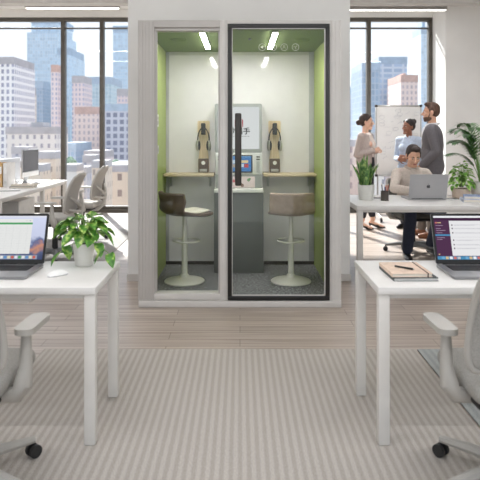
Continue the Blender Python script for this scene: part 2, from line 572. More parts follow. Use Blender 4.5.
tower(-30, 10, 168, 68, 10, F8, 'low cream block behind the desk divider', name='apartment_block')
tower(362, 380, 70, 120, 18, F2b, 'deep blue glass side of a tower behind the whiteboard', roof_b)
tower(379, 407, 64, 156, 26, F9, 'tall banded glass tower with a thin roof slab behind the whiteboard', roof_b, crown=[(-0.6, 0.4, 3)])
tower(401, 418, 82, 140, 20, F4, 'salmon stone tower with a stepped crown beside the banded glass tower', roof_s, crown=[(-0.5, 0.2, 6), (-0.3, 0.0, 10)])
tower(421, 431, 34, 260, 20, F2, 'slim pale blue spire at the edge of the window near the bright wall', roof_b, crown=[(-0.3, 0.3, 14)])
tower(340, 362, 94, 140, 22, F6, 'grey-blue gridded block seen between the booth pillar and the standing woman', roof_b, crown=[(-0.1, 0.1, 16)])
tower(330, 372, 150, 90, 16, F7, 'white apartment block behind the snake plant', name='apartment_block')
tower(372, 436, 140, 100, 16, F10, 'low cream slab block hidden mostly by the whiteboard', name='apartment_block')
def tree(x, Y, z, r, label):
    e = empty('tree', (x, Y, z - r * 1.6), 0, label, 'tree')
    rng = random.Random(int(abs(x) * 10))
    f = MB()
    for i in range(26):
        a = rng.uniform(0, 2 * PI); q = rng.uniform(0, 1); s = rng.uniform(0.25, 0.45) * r
        f.ell((r * 0.7 * q * math.cos(a), r * 0.7 * q * math.sin(a), r * rng.uniform(1.0, 2.2)), (s, s, s), u=8, w=6)
    f.build('foliage', M_tree, e)
    MB().cyl((0, 0, -40), (0, 0, r * 1.2), 0.5, 0.4, 8).build('trunk', M_trunk, e)
M_tree = leafmat('street_tree_leaves', (92, 120, 100), (126, 152, 126), (164, 184, 150), 1.0, 0.8)
M_trunk = mat('street_tree_bark', (120, 104, 92), 0.9)
tree(px(71, 196), 196, pz(166, 196), 3.6, 'round green street tree below the blue glass block between the mullions')
tree(px(116, 219), 219, pz(168, 219), 3.4, 'round green street tree rising behind the cream building by the pillar')

# the jumble of low houses at the feet of the towers
hr = random.Random(17)
low_f = [facade('rose_house_front', (222, 202, 192), (166, 148, 146), 2.2, 3.1, 0.36), facade('sand_house_front', (222, 206, 188), (150, 136, 128), 2.4, 3.2, 0.40), facade('grey_house_front', (196, 194, 200), (138, 142, 158), 2.2, 3.0, 0.34), facade('chalk_house_front', (226, 220, 214), (150, 148, 156), 2.6, 3.0, 0.38)]
k = 0
for (a, b) in ((-10, 98), (346, 432)):
    p = a
    row = 0
    while p < b:
        wd = hr.uniform(8, 19)
        tower(p, p + wd, hr.uniform(146, 178), 48 + 4.0 * (k % 3), 3.4, low_f[(k * 3 + k // 4) % 4], 'low pale house in the jumble of rooftops at the feet of the towers', hr.choice([roof_s, roof_m, roof_m]), crown=[(-0.6, -0.2, hr.uniform(2, 5))], name='house')['group'] = 'low houses at the feet of the towers'
        p += wd * 0.72
        k += 1
# ------------------------------------------------------------------ the soundproof booth
YF, YB = 4.97, 6.49
B = empty('soundproof_booth', (0, 0, 0), 0, 'tall pale grey soundproof booth with olive green lining and glass front', 'booth')
def fluted(x0, x1, z0, z1, n):
    """Extruded column with shallow vertical grooves in its front face."""
    pts = [(x0, YF + 0.12), (x0, YF)]
    w = (x1 - x0)
    for i in range(n):
        c = x0 + w * (i + 0.5) / n
        pts += [(c - 0.004, YF), (c - 0.003, YF + 0.004), (c + 0.003, YF + 0.004), (c + 0.004, YF)]
    pts += [(x1, YF), (x1, YF + 0.12)]
    return MB().prism(pts, z0, z1)
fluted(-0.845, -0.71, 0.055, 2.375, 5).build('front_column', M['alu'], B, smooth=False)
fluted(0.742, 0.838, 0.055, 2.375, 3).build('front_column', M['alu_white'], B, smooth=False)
fluted(-0.166, -0.103, 0.055, 2.375, 2).build('centre_post', M['alu_white'], B, smooth=False)
MB().box(-0.71, -0.166, YF - 0.012, YF + 0.10, 2.315, 2.375, 0.004).box(-0.71, -0.166, YF + 0.012, YF + 0.09, 2.29, 2.315, 0.003).build('top_rail', M['alu'], B)
MB().box(-0.103, 0.742, YF, YF + 0.12, 2.345, 2.375, 0.003).build('top_rail', M['alu_white'], B)
MB().box(-0.71, -0.166, YF - 0.004, YF + 0.10, 0.06, 0.112, 0.004).build('bottom_rail', M['alu_white'], B)
MB().box(-0.838, 0.838, YF - 0.02, YF + 0.12, 0.0, 0.056, 0.005).build('plinth', M['alu_white'], B)
MB().box(-0.695, -0.69, YF + 0.03, YF + 0.05, 0.112, 2.29).box(-0.18, -0.166, YF + 0.02, YF + 0.06, 0.112, 2.29).box(-0.71, -0.695, YF + 0.02, YF + 0.06, 0.112, 2.29).build('pane_edge', M['alu'], B)
MB().box(-0.70, -0.17, YF + 0.036, YF + 0.044, 0.105, 2.30).build('glass_panel', M['glass'], B)
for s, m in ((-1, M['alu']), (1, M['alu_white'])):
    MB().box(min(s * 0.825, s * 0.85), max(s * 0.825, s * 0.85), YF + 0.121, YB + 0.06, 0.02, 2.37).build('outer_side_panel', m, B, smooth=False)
    MB().box(min(s * 0.80, s * 0.824), max(s * 0.80, s * 0.824), YF + 0.122, YB, 0.02, 2.33).build('lining_panel', M['felt'], B, smooth=False)
MB().box(-0.825, 0.825, YF + 0.121, YB + 0.05, 2.335, 2.375).build('roof', M['alu_white'], B, smooth=False)
MB().box(-0.80, 0.80, YF + 0.122, YB, 2.315, 2.334).build('ceiling_lining', M['felt_top'], B, smooth=False)
MB().box(-0.825, 0.825, YB, YB + 0.05, 0.02, 2.334).build('back_panel', M['board'], B, smooth=False)
bc = carpet_mat('booth_carpet', (96, 96, 98), (112, 112, 114), 0.2)
def speckle():
    t = NT('charcoal_speckled_carpet')
    v = t.coord((1, 1, 1))
    n = t.n('ShaderNodeTexNoise', Scale=55.0, Detail=6.0, Roughness=0.7)
    t.l(v, n.inputs['Vector'])
    b = t.bsdf(t.ramp(n.outputs['Fac'], [(0.38, (66, 66, 72)), (0.5, (110, 110, 116)), (0.62, (170, 170, 176))]), 0.95)
    t.bump(b, n.outputs['Fac'], 0.5, 0.004)
    return t.m
MB().box(-0.82, 0.82, YF + 0.122, YB, 0.0, 0.02).build('carpet_floor', speckle(), B, smooth=False)
# vertical edge trims on the back panel and a dark skirting
for x0, x1 in ((-0.80, -0.765), (0.745, 0.80)):
    MB().box(x0, x1, YB - 0.012, YB, 0.06, 2.315, 0.002).build('edge_trim', M['trim_grey'], B)
MB().box(-0.80, 0.80, YB - 0.014, YB, 0.02, 0.055, 0.002).build('skirting', M['bar'], B)
MB().box(-0.80, 0.80, YB - 0.006, YB, 2.28, 2.315, 0.002).build('cornice', M['alu_white'], B)
for x in (-0.325, 0.305):
    t = MB().box(x - 0.026, x + 0.026, 5.15, 6.12, 2.300, 2.316, 0.003).build('ceiling_light', M['alu_white'], B)
    MB().box(x - 0.021, x + 0.021, 5.16, 6.11, 2.296, 2.3005).build('diffuser', M['lamp'], t)
def vent(x, y):
    v = MB()
    v.tube(arc((x, y, 2.312), 0.075, 0, 2 * PI * 23 / 24, 24), 0.005, 6, closed=True)
    for i in range(5):
        v.box(x - 0.06, x + 0.06, y - 0.05 + i * 0.024, y - 0.042 + i * 0.024, 2.308, 2.315)
    v.build('air_vent', mat('vent_moss', (110, 130, 54), 0.7), B)
vent(-0.58, 5.62); vent(0.58, 5.62)
MB().lathe([(0.014, 0.012), (0.014, 0.0), (0.0, 0.0)], (0.09, 5.55, 2.303), 16).build('sensor', M['black'], B)
# switch and socket on the lining next to the glass panel
sw = MB().box(-0.80, -0.79, 5.74, 5.82, 1.50, 1.62, 0.003).build('switch_plate', M['white'], B)
MB().box(-0.79, -0.785, 5.76, 5.80, 1.52, 1.56, 0.002).box(-0.79, -0.785, 5.76, 5.80, 1.57, 1.60, 0.002).build('rocker', M['alu'], sw)
so = MB().box(-0.80, -0.79, 5.76, 5.84, 1.24, 1.32, 0.003).build('socket_plate', M['steel'], B)
MB().cyl((-0.79, 5.80, 1.28), (-0.786, 5.80, 1.28), 0.02, seg=16).build('socket_insert', M['trim_grey'], so)
# hinged glass door
DX0, DX1, DZ0, DZ1 = -0.101, 0.740, 0.062, 2.343
d = MB()
w = 0.034
d.box(DX0, DX1, YF - 0.025, YF + 0.03, DZ1 - w, DZ1, 0.003).box(DX0, DX1, YF - 0.025, YF + 0.03, DZ0, DZ0 + w, 0.003)
d.box(DX0, DX0 + w, YF - 0.025, YF + 0.03, DZ0 + w, DZ1 - w, 0.003).box(DX1 - w, DX1, YF - 0.025, YF + 0.03, DZ0 + w, DZ1 - w, 0.003)
door = d.build('door', M['black'], B)
door['label'] = 'black framed glass door'
s = MB()
s.box(DX0 + w, DX1 - w, YF - 0.012, YF - 0.008, DZ1 - w - 0.008, DZ1 - w).box(DX0 + w, DX1 - w, YF - 0.012, YF - 0.008, DZ0 + w, DZ0 + w + 0.010)
s.box(DX0 + w, DX0 + w + 0.006, YF - 0.012, YF - 0.008, DZ0 + w, DZ1 - w).box(DX1 - w - 0.010, DX1 - w, YF - 0.012, YF - 0.008, DZ0 + w, DZ1 - w)
s.build('glazing_bead', M['alu_white'], door, smooth=False)
MB().box(DX0 + 0.03, DX1 - 0.03, YF - 0.004, YF + 0.004, DZ0 + 0.03, DZ1 - 0.03).build('door_glass', M['glass'], door)
h = MB()
h.box(-0.041, 0.012, YF - 0.075, YF - 0.045, 1.01, 1.605, 0.012, 3)
h.cyl((-0.0145, YF - 0.05, 1.08), (-0.0145, YF - 0.004, 1.08), 0.011, seg=12).cyl((-0.0145, YF - 0.05, 1.53), (-0.0145, YF - 0.004, 1.53), 0.011, seg=12)
h.build('door_handle', M['bar'], door)
icon_m = mat('white_glass_print', (226, 230, 214), 0.6)
for k, x in enumerate((0.184, 0.275, 0.366, 0.459)):
    i = MB()
    z = 2.152
    i.tube(arc((x, YF - 0.0055, z), 0.028, 0, 2 * PI * 27 / 28, 28, 'xz'), 0.0016, 5, closed=True)
    if k == 0:      # speaker
        i.prism([(-0.012, -0.006), (-0.004, -0.006), (0.006, -0.014), (0.006, 0.014), (-0.004, 0.006), (-0.012, 0.006)], 0, 0.001, M=Matrix.Translation((x, YF - 0.005, z)) @ Matrix.Rotation(PI / 2, 4, 'X'))
        i.tube(arc((x + 0.006, YF - 0.0055, z), 0.01, -0.9, 0.9, 7, 'xz'), 0.0012, 5)
    elif k == 1:    # no entry slash
        i.tube([(x - 0.016, YF - 0.0055, z + 0.016), (x + 0.016, YF - 0.0055, z - 0.016)], 0.0014, 5)
        i.tube(arc((x, YF - 0.0055, z), 0.012, 0, PI, 9, 'xz'), 0.0012, 5)
    elif k == 2:    # figure
        i.tube(arc((x, YF - 0.0055, z + 0.009), 0.006, 0, 6.0, 12, 'xz'), 0.0012, 5)
        i.tube(arc((x, YF - 0.0055, z - 0.014), 0.013, 0, PI, 9, 'xz'), 0.0012, 5)
    else:           # fan
        for q in range(3):
            a = q * 2 * PI / 3 + 0.5
            i.tube([(x, YF - 0.0055, z), (x + 0.015 * math.cos(a), YF - 0.0055, z + 0.015 * math.sin(a)), (x + 0.018 * math.cos(a + 0.6), YF - 0.0055, z + 0.018 * math.sin(a + 0.6))], 0.0013, 5)
    i.build('icon', icon_m, door)

# ------------------------------------------------------------------ song kiosk inside the booth
K = empty('kiosk', (-0.012, 6.08, 0.02), 0, 'tall singing kiosk with a touch screen against the booth back wall', 'kiosk')
MB().box(-0.252, 0.252, 0.0, 0.395, 0.0, 0.82, 0.006).build('cabinet', M['kiosk'], K)
MB().box(-0.245, 0.245, -0.07, 0.395, 0.822, 0.855, 0.005).build('front_shelf', M['white'], K)
MB().box(-0.238, 0.238, 0.06, 0.395, 0.855, 0.995, 0.003).build('lower_housing', M['kiosk_grey'], K)
pk = MB().box(-0.20, 0.165, 0.052, 0.06, 0.862, 0.975, 0.002).build('flower_panel', mat('pink_panel', (226, 208, 212), 0.5, var=0.03), K)
fl = MB()
rng = random.Random(4)
for (x, z, c, r) in ((-0.05, 0.93, 0, 0.013), (-0.08, 0.95, 0, 0.010), (0.10, 0.94, 1, 0.013), (0.112, 0.951, 1, 0.009), (0.035, 0.885, 2, 0.014), (0.02, 0.90, 2, 0.012), (0.0, 0.925, 0, 0.010), (-0.13, 0.91, 0, 0.012)):
    for q in range(5):
        a = q * 2 * PI / 5 + x * 20
        fl.ell((x + r * 0.7 * math.cos(a), 0.051, z + r * 0.7 * math.sin(a)), (r * 0.6, 0.002, r * 0.6), u=8, w=5, mi=c)
fl.tube([(0.03, 0.05, 0.865), (0.025, 0.05, 0.90), (0.0, 0.05, 0.93), (-0.05, 0.05, 0.94)], 0.002, 5, mi=2)
fl.build('flower_print', [mat('flower_pink', (208, 96, 112)), mat('bird_green', (110, 158, 110)), mat('flower_brown', (132, 96, 84))], pk)
MB().box(-0.238, 0.238, 0.045, 0.395, 0.995, 1.215, 0.006).build('screen_housing', M['kiosk_white'], K)
scr = MB().box(-0.135, 0.140, 0.036, 0.046, 1.015, 1.195, 0.004).build('touch_screen', M['black'], K)
ui = MB()
ui.quad(-0.122, 0.127, 1.028, 1.183, 0.0355, 0)
ui.quad(0.01, 0.095, 1.115, 1.142, 0.0352, 1)
ui.quad(0.015, 0.05, 1.072, 1.105, 0.0352, 2).quad(0.056, 0.098, 1.068, 1.105, 0.0352, 3)
ui.quad(-0.108, -0.03, 1.11, 1.145, 0.0352, 2).quad(-0.108, -0.03, 1.07, 1.102, 0.0352, 4)
ui.quad(-0.122, 0.127, 1.172, 1.183, 0.0352, 5)
ui.build('display', [emis('ui_blue', (70, 128, 190), 0.75), emis('ui_cream', (232, 208, 160), 0.8), emis('ui_white', (214, 228, 240), 0.8), emis('ui_red', (196, 70, 72), 0.75), emis('ui_tan', (190, 170, 150), 0.75), emis('ui_light', (110, 164, 214), 0.8)], scr, smooth=False)
for sx in (-1, 1):
    sl = MB()
    for z in (1.17, 1.145):
        sl.box(sx * 0.196 - 0.018, sx * 0.196 + 0.018, 0.040, 0.046, z, z + 0.012, 0.002)
    sl.build('card_slot', M['bar'], K)
    g = MB()
    for i in range(12):
        g.box(sx * 0.196 - 0.016, sx * 0.196 + 0.016, 0.0425, 0.046, 1.018 + i * 0.0095, 1.022 + i * 0.0095)
    g.build('speaker_grille', M['kiosk_grey'], K)
def rrect(x0, x1, z0, z1, r, n=6):
    p = []
    for (cx, cz, a) in ((x1 - r, z1 - r, 0), (x0 + r, z1 - r, PI / 2), (x0 + r, z0 + r, PI), (x1 - r, z0 + r, 1.5 * PI)):
        for i in range(n):
            t = a + PI / 2 * i / (n - 1)
            p.append((cx + r * math.cos(t), cz + r * math.sin(t)))
    return p
RX = Matrix.Rotation(PI / 2, 4, 'X')
hs = MB().prism(rrect(-0.245, 0.238, 1.218, 1.72, 0.02), -0.395, -0.06, M=RX).build('sign_housing', M['kiosk_grey'], K)
sf = MB().prism(rrect(-0.215, 0.208, 1.255, 1.685, 0.006), -0.062, -0.055, M=RX).build('sign_face', emis('sign_backlit_white', (226, 227, 230), 0.88), K)
red = emis('sign_red', (206, 70, 84), 0.6)
MB().prism(rrect(-0.042, 0.044, 1.478, 1.560, 0.012), -0.056, -0.0535, M=RX).build('red_mark', red, sf)
letters('lettering', '唱', 0.085, emis('sign_mark_white', (238, 228, 230), 0.62), sf, (0.0, 0.0525, 1.487), 0.0005)
letters('lettering', '歌唱手', 0.075, emis('sign_black', (30, 30, 30), 0.3), sf, (0.004, 0.0535, 1.412), 0.0008, bold=0.0012)
fine = MB()
for k in range(14):
    fine.box(-0.098 + k * 0.0148, -0.098 + k * 0.0148 + (0.010 if k % 3 else 0.007), 0.0515, 0.0530, 1.383, 1.389)
fine.build('fine_print', emis('sign_grey', (90, 90, 90), 0.4), sf)

# ------------------------------------------------------------------ shelves either side of the kiosk
def shelf(x0, x1, label):
    r = empty('wall_shelf', ((x0 + x1) / 2, YB - 0.012, 0.985), 0, label, 'shelf', 'narrow wooden shelves in the booth')
    hw = (x1 - x0) / 2
    MB().box(-hw, hw, -0.24, 0.0, 0.0, 0.03, 0.008, 3).build('shelf_board', M['shelfwood'], r)
    for sx in (-1, 1):
        MB().box(sx * hw * 0.8 - 0.012, sx * hw * 0.8 + 0.012, -0.20, 0.0, -0.02, 0.0, 0.002).box(sx * hw * 0.8 - 0.012, sx * hw * 0.8 + 0.012, -0.015, 0.0, -0.12, -0.02, 0.002).build('bracket', M['trim_grey'], r)
    return r
shelf(-0.798, -0.268, 'narrow pale wooden shelf above the dark brown stool')
shelf(0.246, 0.798, 'narrow pale wooden shelf above the taupe stool')

# ------------------------------------------------------------------ headphone holders and headphones
def holder(x, label, glab):
    r = empty('headphone_holder', (x, YB - 0.004, 1.02), 0, label, 'holder', None)
    pts = []
    for (hx, z) in ((0.060, 0.0), (0.060, 0.10), (0.045, 0.22), (0.045, 0.34), (0.066, 0.44), (0.066, 0.54)):
        pts.append((hx, z))
    out = pts + [(0.058, 0.55)] + [(-0.058, 0.55)] + [(-a, b) for a, b in reversed(pts)]
    MB().prism(out, 0, 0.024, M=RX).build('back_board', M['woodpale'], r)
    hk = MB()
    hk.box(-0.022, 0.022, -0.10, -0.024, 0.455, 0.475, 0.006).box(-0.022, 0.022, -0.034, -0.024, 0.40, 0.52, 0.004).box(-0.022, 0.022, -0.108, -0.098, 0.40, 0.525, 0.006)
    hk.build('hook', M['black'], r)
    bx = MB().box(-0.055, 0.055, -0.075, -0.024, 0.0, 0.145, 0.008).build('control_box', M['brown'], r)
    MB().cyl((0, -0.075, 0.10), (0, -0.079, 0.10), 0.021, seg=20).build('round_badge', M['white'], bx)
    MB().box(-0.04, 0.04, -0.08, -0.07, 0.005, 0.035, 0.003).build('box_lip', M['steel'], bx)
    # headphones hang over the hook
    q = empty('headphones', (x, YB - 0.066, 1.36), 0, glab, 'headphones')
    MB().tube([(0.062 * math.cos(a) * (1 if abs(math.cos(a)) < .99 else 1), 0, 0.0 + 0.135 * math.sin(a)) for a in [PI * i / 16 for i in range(17)]], 0.006, 8).build('headband', M['bar'], q)
    for sx in (-1, 1):
        c = MB().ell((sx * 0.064, 0, -0.055), (0.020, 0.036, 0.058)).build('ear_cup', M['steel'], q)
        MB().ell((sx * 0.045, 0, -0.055), (0.014, 0.033, 0.052)).build('ear_pad', M['dark'], c)
holder(-0.392, 'birch headphone holder on the booth wall above the shelf by the dark brown stool', 'black and silver headphones hanging above the shelf by the dark brown stool')
holder(0.372, 'birch headphone holder on the booth wall above the shelf by the taupe stool', 'black and silver headphones hanging above the shelf by the taupe stool')

# ------------------------------------------------------------------ bar stools
M['stool_dark'] = mat('dark_brown_shell', (84, 65, 54), 0.55, var=0.05, scale=30)
M['stool_taupe'] = mat('taupe_shell', (170, 149, 138), 0.55, var=0.04, scale=30)  # same brown shell, with the glass reflection put in as a paler taupe
M['ivory'] = mat('ivory_steel', (222, 218, 213), 0.35, var=0.02)
M['ivory_pad'] = mat('ivory_leatherette', (236, 230, 220), 0.5, var=0.02)
def stool(loc, rz, m, label):
    """Local front is -Y."""
    r = empty('bar_stool', loc, rz, label, 'stool', 'bar stools in the booth')
    MB().lathe([(0.0, 0.0), (0.19, 0.0), (0.193, 0.008), (0.185, 0.016), (0.12, 0.03), (0.05, 0.05), (0.034, 0.075), (0.0, 0.08)], seg=40).build('base', M['ivory'], r)
    MB().lathe([(0.028, 0.06), (0.028, 0.40), (0.021, 0.41), (0.021, 0.628), (0.05, 0.634), (0.11, 0.648), (0.0, 0.648)], seg=24).build('post', M['ivory'], r)
    fr = MB()
    fr.tube([(0.0, -0.025, 0.385), (0.0, -0.06, 0.39)], 0.009, 8)
    fr.tube(arc((0, -0.02, 0.39), 0.125, PI * 0.0, PI * 1.999 * 35 / 36, 36), 0.008, 8, closed=True)
    fr.build('footrest', M['ivory'], r)
    # bucket shell: seat runs up into a low wrapped back
    def fn(u, v):
        t = u * 2 - 1
        hw = 0.218 * (1 - 0.06 * max(0, (v - 0.55) / 0.45)) if v > 0.2 else 0.218 * (0.80 + 0.2 * math.sin(v / 0.2 * PI / 2))
        if v < 0.55:
            s = v / 0.55
            y = -0.22 + 0.34 * s
            z = 0.655 - 0.012 * math.sin(s * PI) + 0.02 * (1 - s) ** 2 * 0
            z += 0.035 * s * s * abs(t) ** 2.4
        else:
            s = (v - 0.55) / 0.45
            a = min(1, s / 0.45) * math.radians(78)
            y = 0.12 + 0.085 * math.sin(a) + max(0, s - 0.45) * 0.05
            z = 0.655 + 0.085 * (1 - math.cos(a)) + max(0, s - 0.45) * 0.262
            z += 0.035 * abs(t) ** 2.4 * (1 - s)
            y -= 0.10 * abs(t) ** 2.6 * min(1, s * 1.6)
        return (t * hw, y, z)
    MB().sheet(fn, 17, 25, 0.03).build('seat_shell', m, r, subsurf=1)
    def fp(u, v):
        t = u * 2 - 1
        return (t * 0.155 * (0.86 + 0.14 * math.sin(v * PI)), -0.205 + 0.26 * v, 0.679 + 0.006 * (1 - t * t) * math.sin(v * PI) - 0.012 * math.sin(min(1, v * 0.8) * PI))
    MB().sheet(fp, 9, 9, 0.022).build('seat_pad', M['ivory_pad'], r, subsurf=1)
    return r
stool((-0.53, 5.74, 0.02), math.radians(128), M['stool_dark'], 'dark brown bucket bar stool with an ivory pedestal turned to the kiosk')
stool((0.487, 5.74, 0.02), math.radians(180), M['stool_taupe'], 'taupe bucket bar stool with an ivory pedestal turned to the back wall')
# ------------------------------------------------------------------ desks
def desk(name, x0, x1, y0, y1, label, leg=0.05, th=0.034, rail=True, xlegs=None):
    r = empty(name, ((x0 + x1) / 2, (y0 + y1) / 2, 0), 0, label, 'desk')
    hx, hy = (x1 - x0) / 2, (y1 - y0) / 2
    MB().box(-hx, hx, -hy, hy, 0.74 - th, 0.74, 0.004).build('desktop', M['desk'], r)
    for sx in (xlegs or (-1, 1)):
        for sy in (-1, 1):
            cx, cy = sx * (hx - leg / 2 - 0.004), sy * (hy - leg / 2 - 0.006)
            MB().box(cx - leg / 2, cx + leg / 2, cy - leg / 2, cy + leg / 2, 0.014, 0.74 - th, 0.003).build('leg', M['desk_leg'], r)
    if rail:
        q = MB()
        for sy in (-1, 1):
            q.box(-hx + leg + 0.01, hx - leg - 0.01, sy * (hy - 0.035) - 0.012, sy * (hy - 0.035) + 0.012, 0.74 - th - 0.022, 0.74 - th)
        for sx in (xlegs or (-1, 1)):
            q.box(sx * (hx - 0.03) - 0.012, sx * (hx - 0.03) + 0.012, -hy + leg + 0.01, hy - leg - 0.01, 0.74 - th - 0.022, 0.74 - th)
        q.build('under_frame', M['desk_leg'], r)
    return r
dl = desk('office_desk', -2.35, -0.66, 2.74, 3.30, 'white desk with a potted trailing plant and a spreadsheet on its laptop')
dw = MB().box(-0.75, 0.545, -0.255, 0.20, 0.664, 0.704, 0.004)
dw.box(-0.75, 0.53, -0.262, -0.255, 0.662, 0.668)
dr = dw.build('drawer', mat('drawer_greige', (206, 200, 194), 0.5, var=0.02), dl)
desk('office_desk', 0.632, 2.35, 2.74, 3.32, 'white desk with notebooks and a purple-screened laptop')
desk('office_desk', 1.125, 3.30, 5.76, 6.78, 'white desk where the man in the beige shirt works at his laptop', th=0.042, leg=0.055)
desk('office_desk', -4.1, -2.555, 6.40, 8.88, 'long white desk by the window with a monitor and a divider')
MB().box(0.71, 0.76, 0.20, 0.25, 0.014, 0.70, 0.003).build('leg', M['desk_leg'], bpy.data.objects['office_desk.003'])

# ------------------------------------------------------------------ laptops
M['lap'] = mat('space_grey_aluminium', (150, 150, 152), 0.35, 0.55, var=0.02)
M['lap_silver'] = mat('silver_aluminium', (176, 176, 178), 0.38, 0.45, var=0.015)
M['keys'] = mat('black_keycaps', (30, 30, 32), 0.5, var=0.05)
M['bezel'] = mat('black_bezel', (12, 12, 13), 0.25, var=0.05)
def laptop(loc, rz, label, w=0.385, d=0.275, lid_h=0.268, tilt=20, body=None, screen=None, logo=True):
    """Local front (the side the user sits at) is -Y; the hinge runs along y = d/2."""
    body = body or M['lap']
    r = empty('laptop', loc, rz, label, 'laptop')
    hw = w / 2
    b = MB().prism(rrect(-hw, hw, -d / 2, d / 2, 0.014), 0.002, 0.015).build('laptop_base', body, r, smooth=30)
    MB().box(-hw * 0.80, hw * 0.80, -0.01, d / 2 - 0.03, 0.0146, 0.0156).build('keyboard_well', M['bezel'], b)
    kb = MB()
    for row in range(6):
        n = 14
        for k in range(n):
            x0 = -hw * 0.78 + k * (hw * 1.56 / n)
            y0 = -0.006 + row * ((d / 2 - 0.03) / 6)
            kb.box(x0 + 0.001, x0 + hw * 1.56 / n - 0.001, y0, y0 + (d / 2 - 0.03) / 6 - 0.0028, 0.0154, 0.0168)
    kb.build('keyboard', M['keys'], b)
    MB().box(-0.075, 0.075, -d / 2 + 0.012, -0.022, 0.0146, 0.0154, 0.0003).build('trackpad', mat('trackpad_grey', (160, 160, 162), 0.3), b)
    MB().cyl((-hw * 0.82, d / 2 - 0.004, 0.014), (hw * 0.82, d / 2 - 0.004, 0.014), 0.007, seg=12).build('hinge', M['bezel'], b)
    L = Matrix.Translation((0, d / 2 - 0.002, 0.017)) @ Matrix.Rotation(-math.radians(tilt), 4, 'X')
    # the lid in its own frame: x across, z up, facing -Y
    LR = L @ RX
    lid = MB().prism(rrect(-hw, hw, 0.0, lid_h, 0.012), -0.007, 0.0, M=LR).build('lid', body, r, smooth=30)
    MB().prism(rrect(-hw + 0.001, hw - 0.001, 0.001, lid_h - 0.001, 0.011), 0.0, 0.0012, M=LR).build('bezel', M['bezel'], lid, smooth=30)
    if screen:
        m = MB()
        mats = []
        screen(m, mats, -hw + 0.013, hw - 0.013, 0.022, lid_h - 0.013)
        m.xf(L)
        m.build('screen', mats, lid, smooth=False)
    else:
        MB().quad(-hw + 0.010, hw - 0.010, 0.020, lid_h - 0.010, -0.0016).xf(L).build('screen', emis('dim_screen', (190, 200, 215), 0.35), lid, smooth=False)
    if logo:
        # bitten fruit mark with a leaf on the lid's back
        g = MB()
        pts = []
        for k in range(40):
            a = 2 * PI * k / 40
            rr = 0.019 * (1 + 0.06 * math.cos(2 * a)) - (0.004 * max(0, math.cos(a - PI / 2)) ** 12) - (0.003 * max(0, math.cos(a + PI / 2)) ** 12)
            x, z = rr * math.cos(a), rr * 1.05 * math.sin(a)
            dx, dz = x + 0.022, z - 0.002      # the bite
            q = math.hypot(dx, dz)
            if q < 0.0095:
                x, z = -0.022 + dx / q * 0.0095, 0.002 + dz / q * 0.0095
            pts.append((x, lid_h / 2 + z))
        g.prism(pts, -0.0078, -0.0069, M=LR)
        g.prism([(x, lid_h / 2 + z) for x, z in ((0.0, 0.022), (0.003, 0.029), (0.009, 0.033), (0.008, 0.026))], -0.0078, -0.0069, M=LR)
        g.build('logo', mat('logo_grey', (92, 92, 96), 0.25, 0.6), lid)
    return r

def sheet_screen(m, mats, x0, x1, z0, z1):
    def q(a, b, c, d, layer, mi):
        m.quad(x0 + (x1 - x0) * a, x0 + (x1 - x0) * b, z0 + (z1 - z0) * c, z0 + (z1 - z0) * d, -0.0014 - layer * 0.0002, mi)
    t = NT('mountain_wallpaper')
    v = t.coord((1, 1, 1))
    sp = t.n('ShaderNodeSeparateXYZ'); t.l(v, sp.inputs[0])
    nz = t.n('ShaderNodeTexNoise', Scale=16.0, Detail=5.0); t.l(v, nz.inputs['Vector'])
    a = t.n('ShaderNodeMath', operation='MULTIPLY_ADD'); a.inputs[1].default_value = 0.12; t.l(nz.outputs['Fac'], a.inputs[0]); t.l(sp.outputs[2], a.inputs[2])
    mr = t.n('ShaderNodeMapRange'); mr.inputs['From Min'].default_value = 0.07; mr.inputs['From Max'].default_value = 0.33
    t.l(a.outputs[0], mr.inputs['Value'])
    col = t.ramp(mr.outputs[0], [(0.0, (52, 60, 92)), (0.22, (90, 100, 132)), (0.32, (196, 140, 116)), (0.42, (96, 108, 146)), (0.50, (196, 202, 226)), (1.0, (206, 212, 236))])
    e = t.n('ShaderNodeEmission'); e.inputs['Strength'].default_value = 0.48
    t.l(col, e.inputs['Color']); t.l(e.outputs[0], t.out.inputs[0])
    mats += [t.m, emis('app_white', (236, 237, 236), 0.9), emis('app_green', (92, 172, 112), 0.85), emis('app_rule', (212, 216, 214), 0.85), emis('menu_bar', (226, 228, 240), 0.95), emis('dock_red', (216, 110, 96), 0.8), emis('dock_blue', (110, 160, 214), 0.8), emis('dock_cream', (238, 226, 196), 0.85), emis('dock_tray', (168, 176, 196), 0.8)]
    q(0, 1, 0, 1, 0, 0)
    q(0, 1, 0.965, 1, 1, 4)
    q(0.05, 0.80, 0.13, 0.93, 1, 1)
    q(0.05, 0.80, 0.80, 0.845, 2, 2)
    for i in range(16):
        z = 0.17 + i * 0.038
        q(0.05, 0.80, z, z + 0.0035, 2, 3)
    for i in range(7):
        x = 0.10 + i * 0.105
        q(x, x + 0.0025, 0.13, 0.79, 2, 3)
    q(0.10, 0.92, 0.012, 0.095, 1, 8)
    for i in range(15):
        q(0.115 + i * 0.053, 0.115 + i * 0.053 + 0.04, 0.024, 0.084, 2, (6, 7, 5, 4, 2, 1)[i % 6])
    q(0.70, 0.715, 0.875, 0.895, 2, 3); q(0.755, 0.77, 0.875, 0.895, 2, 8)

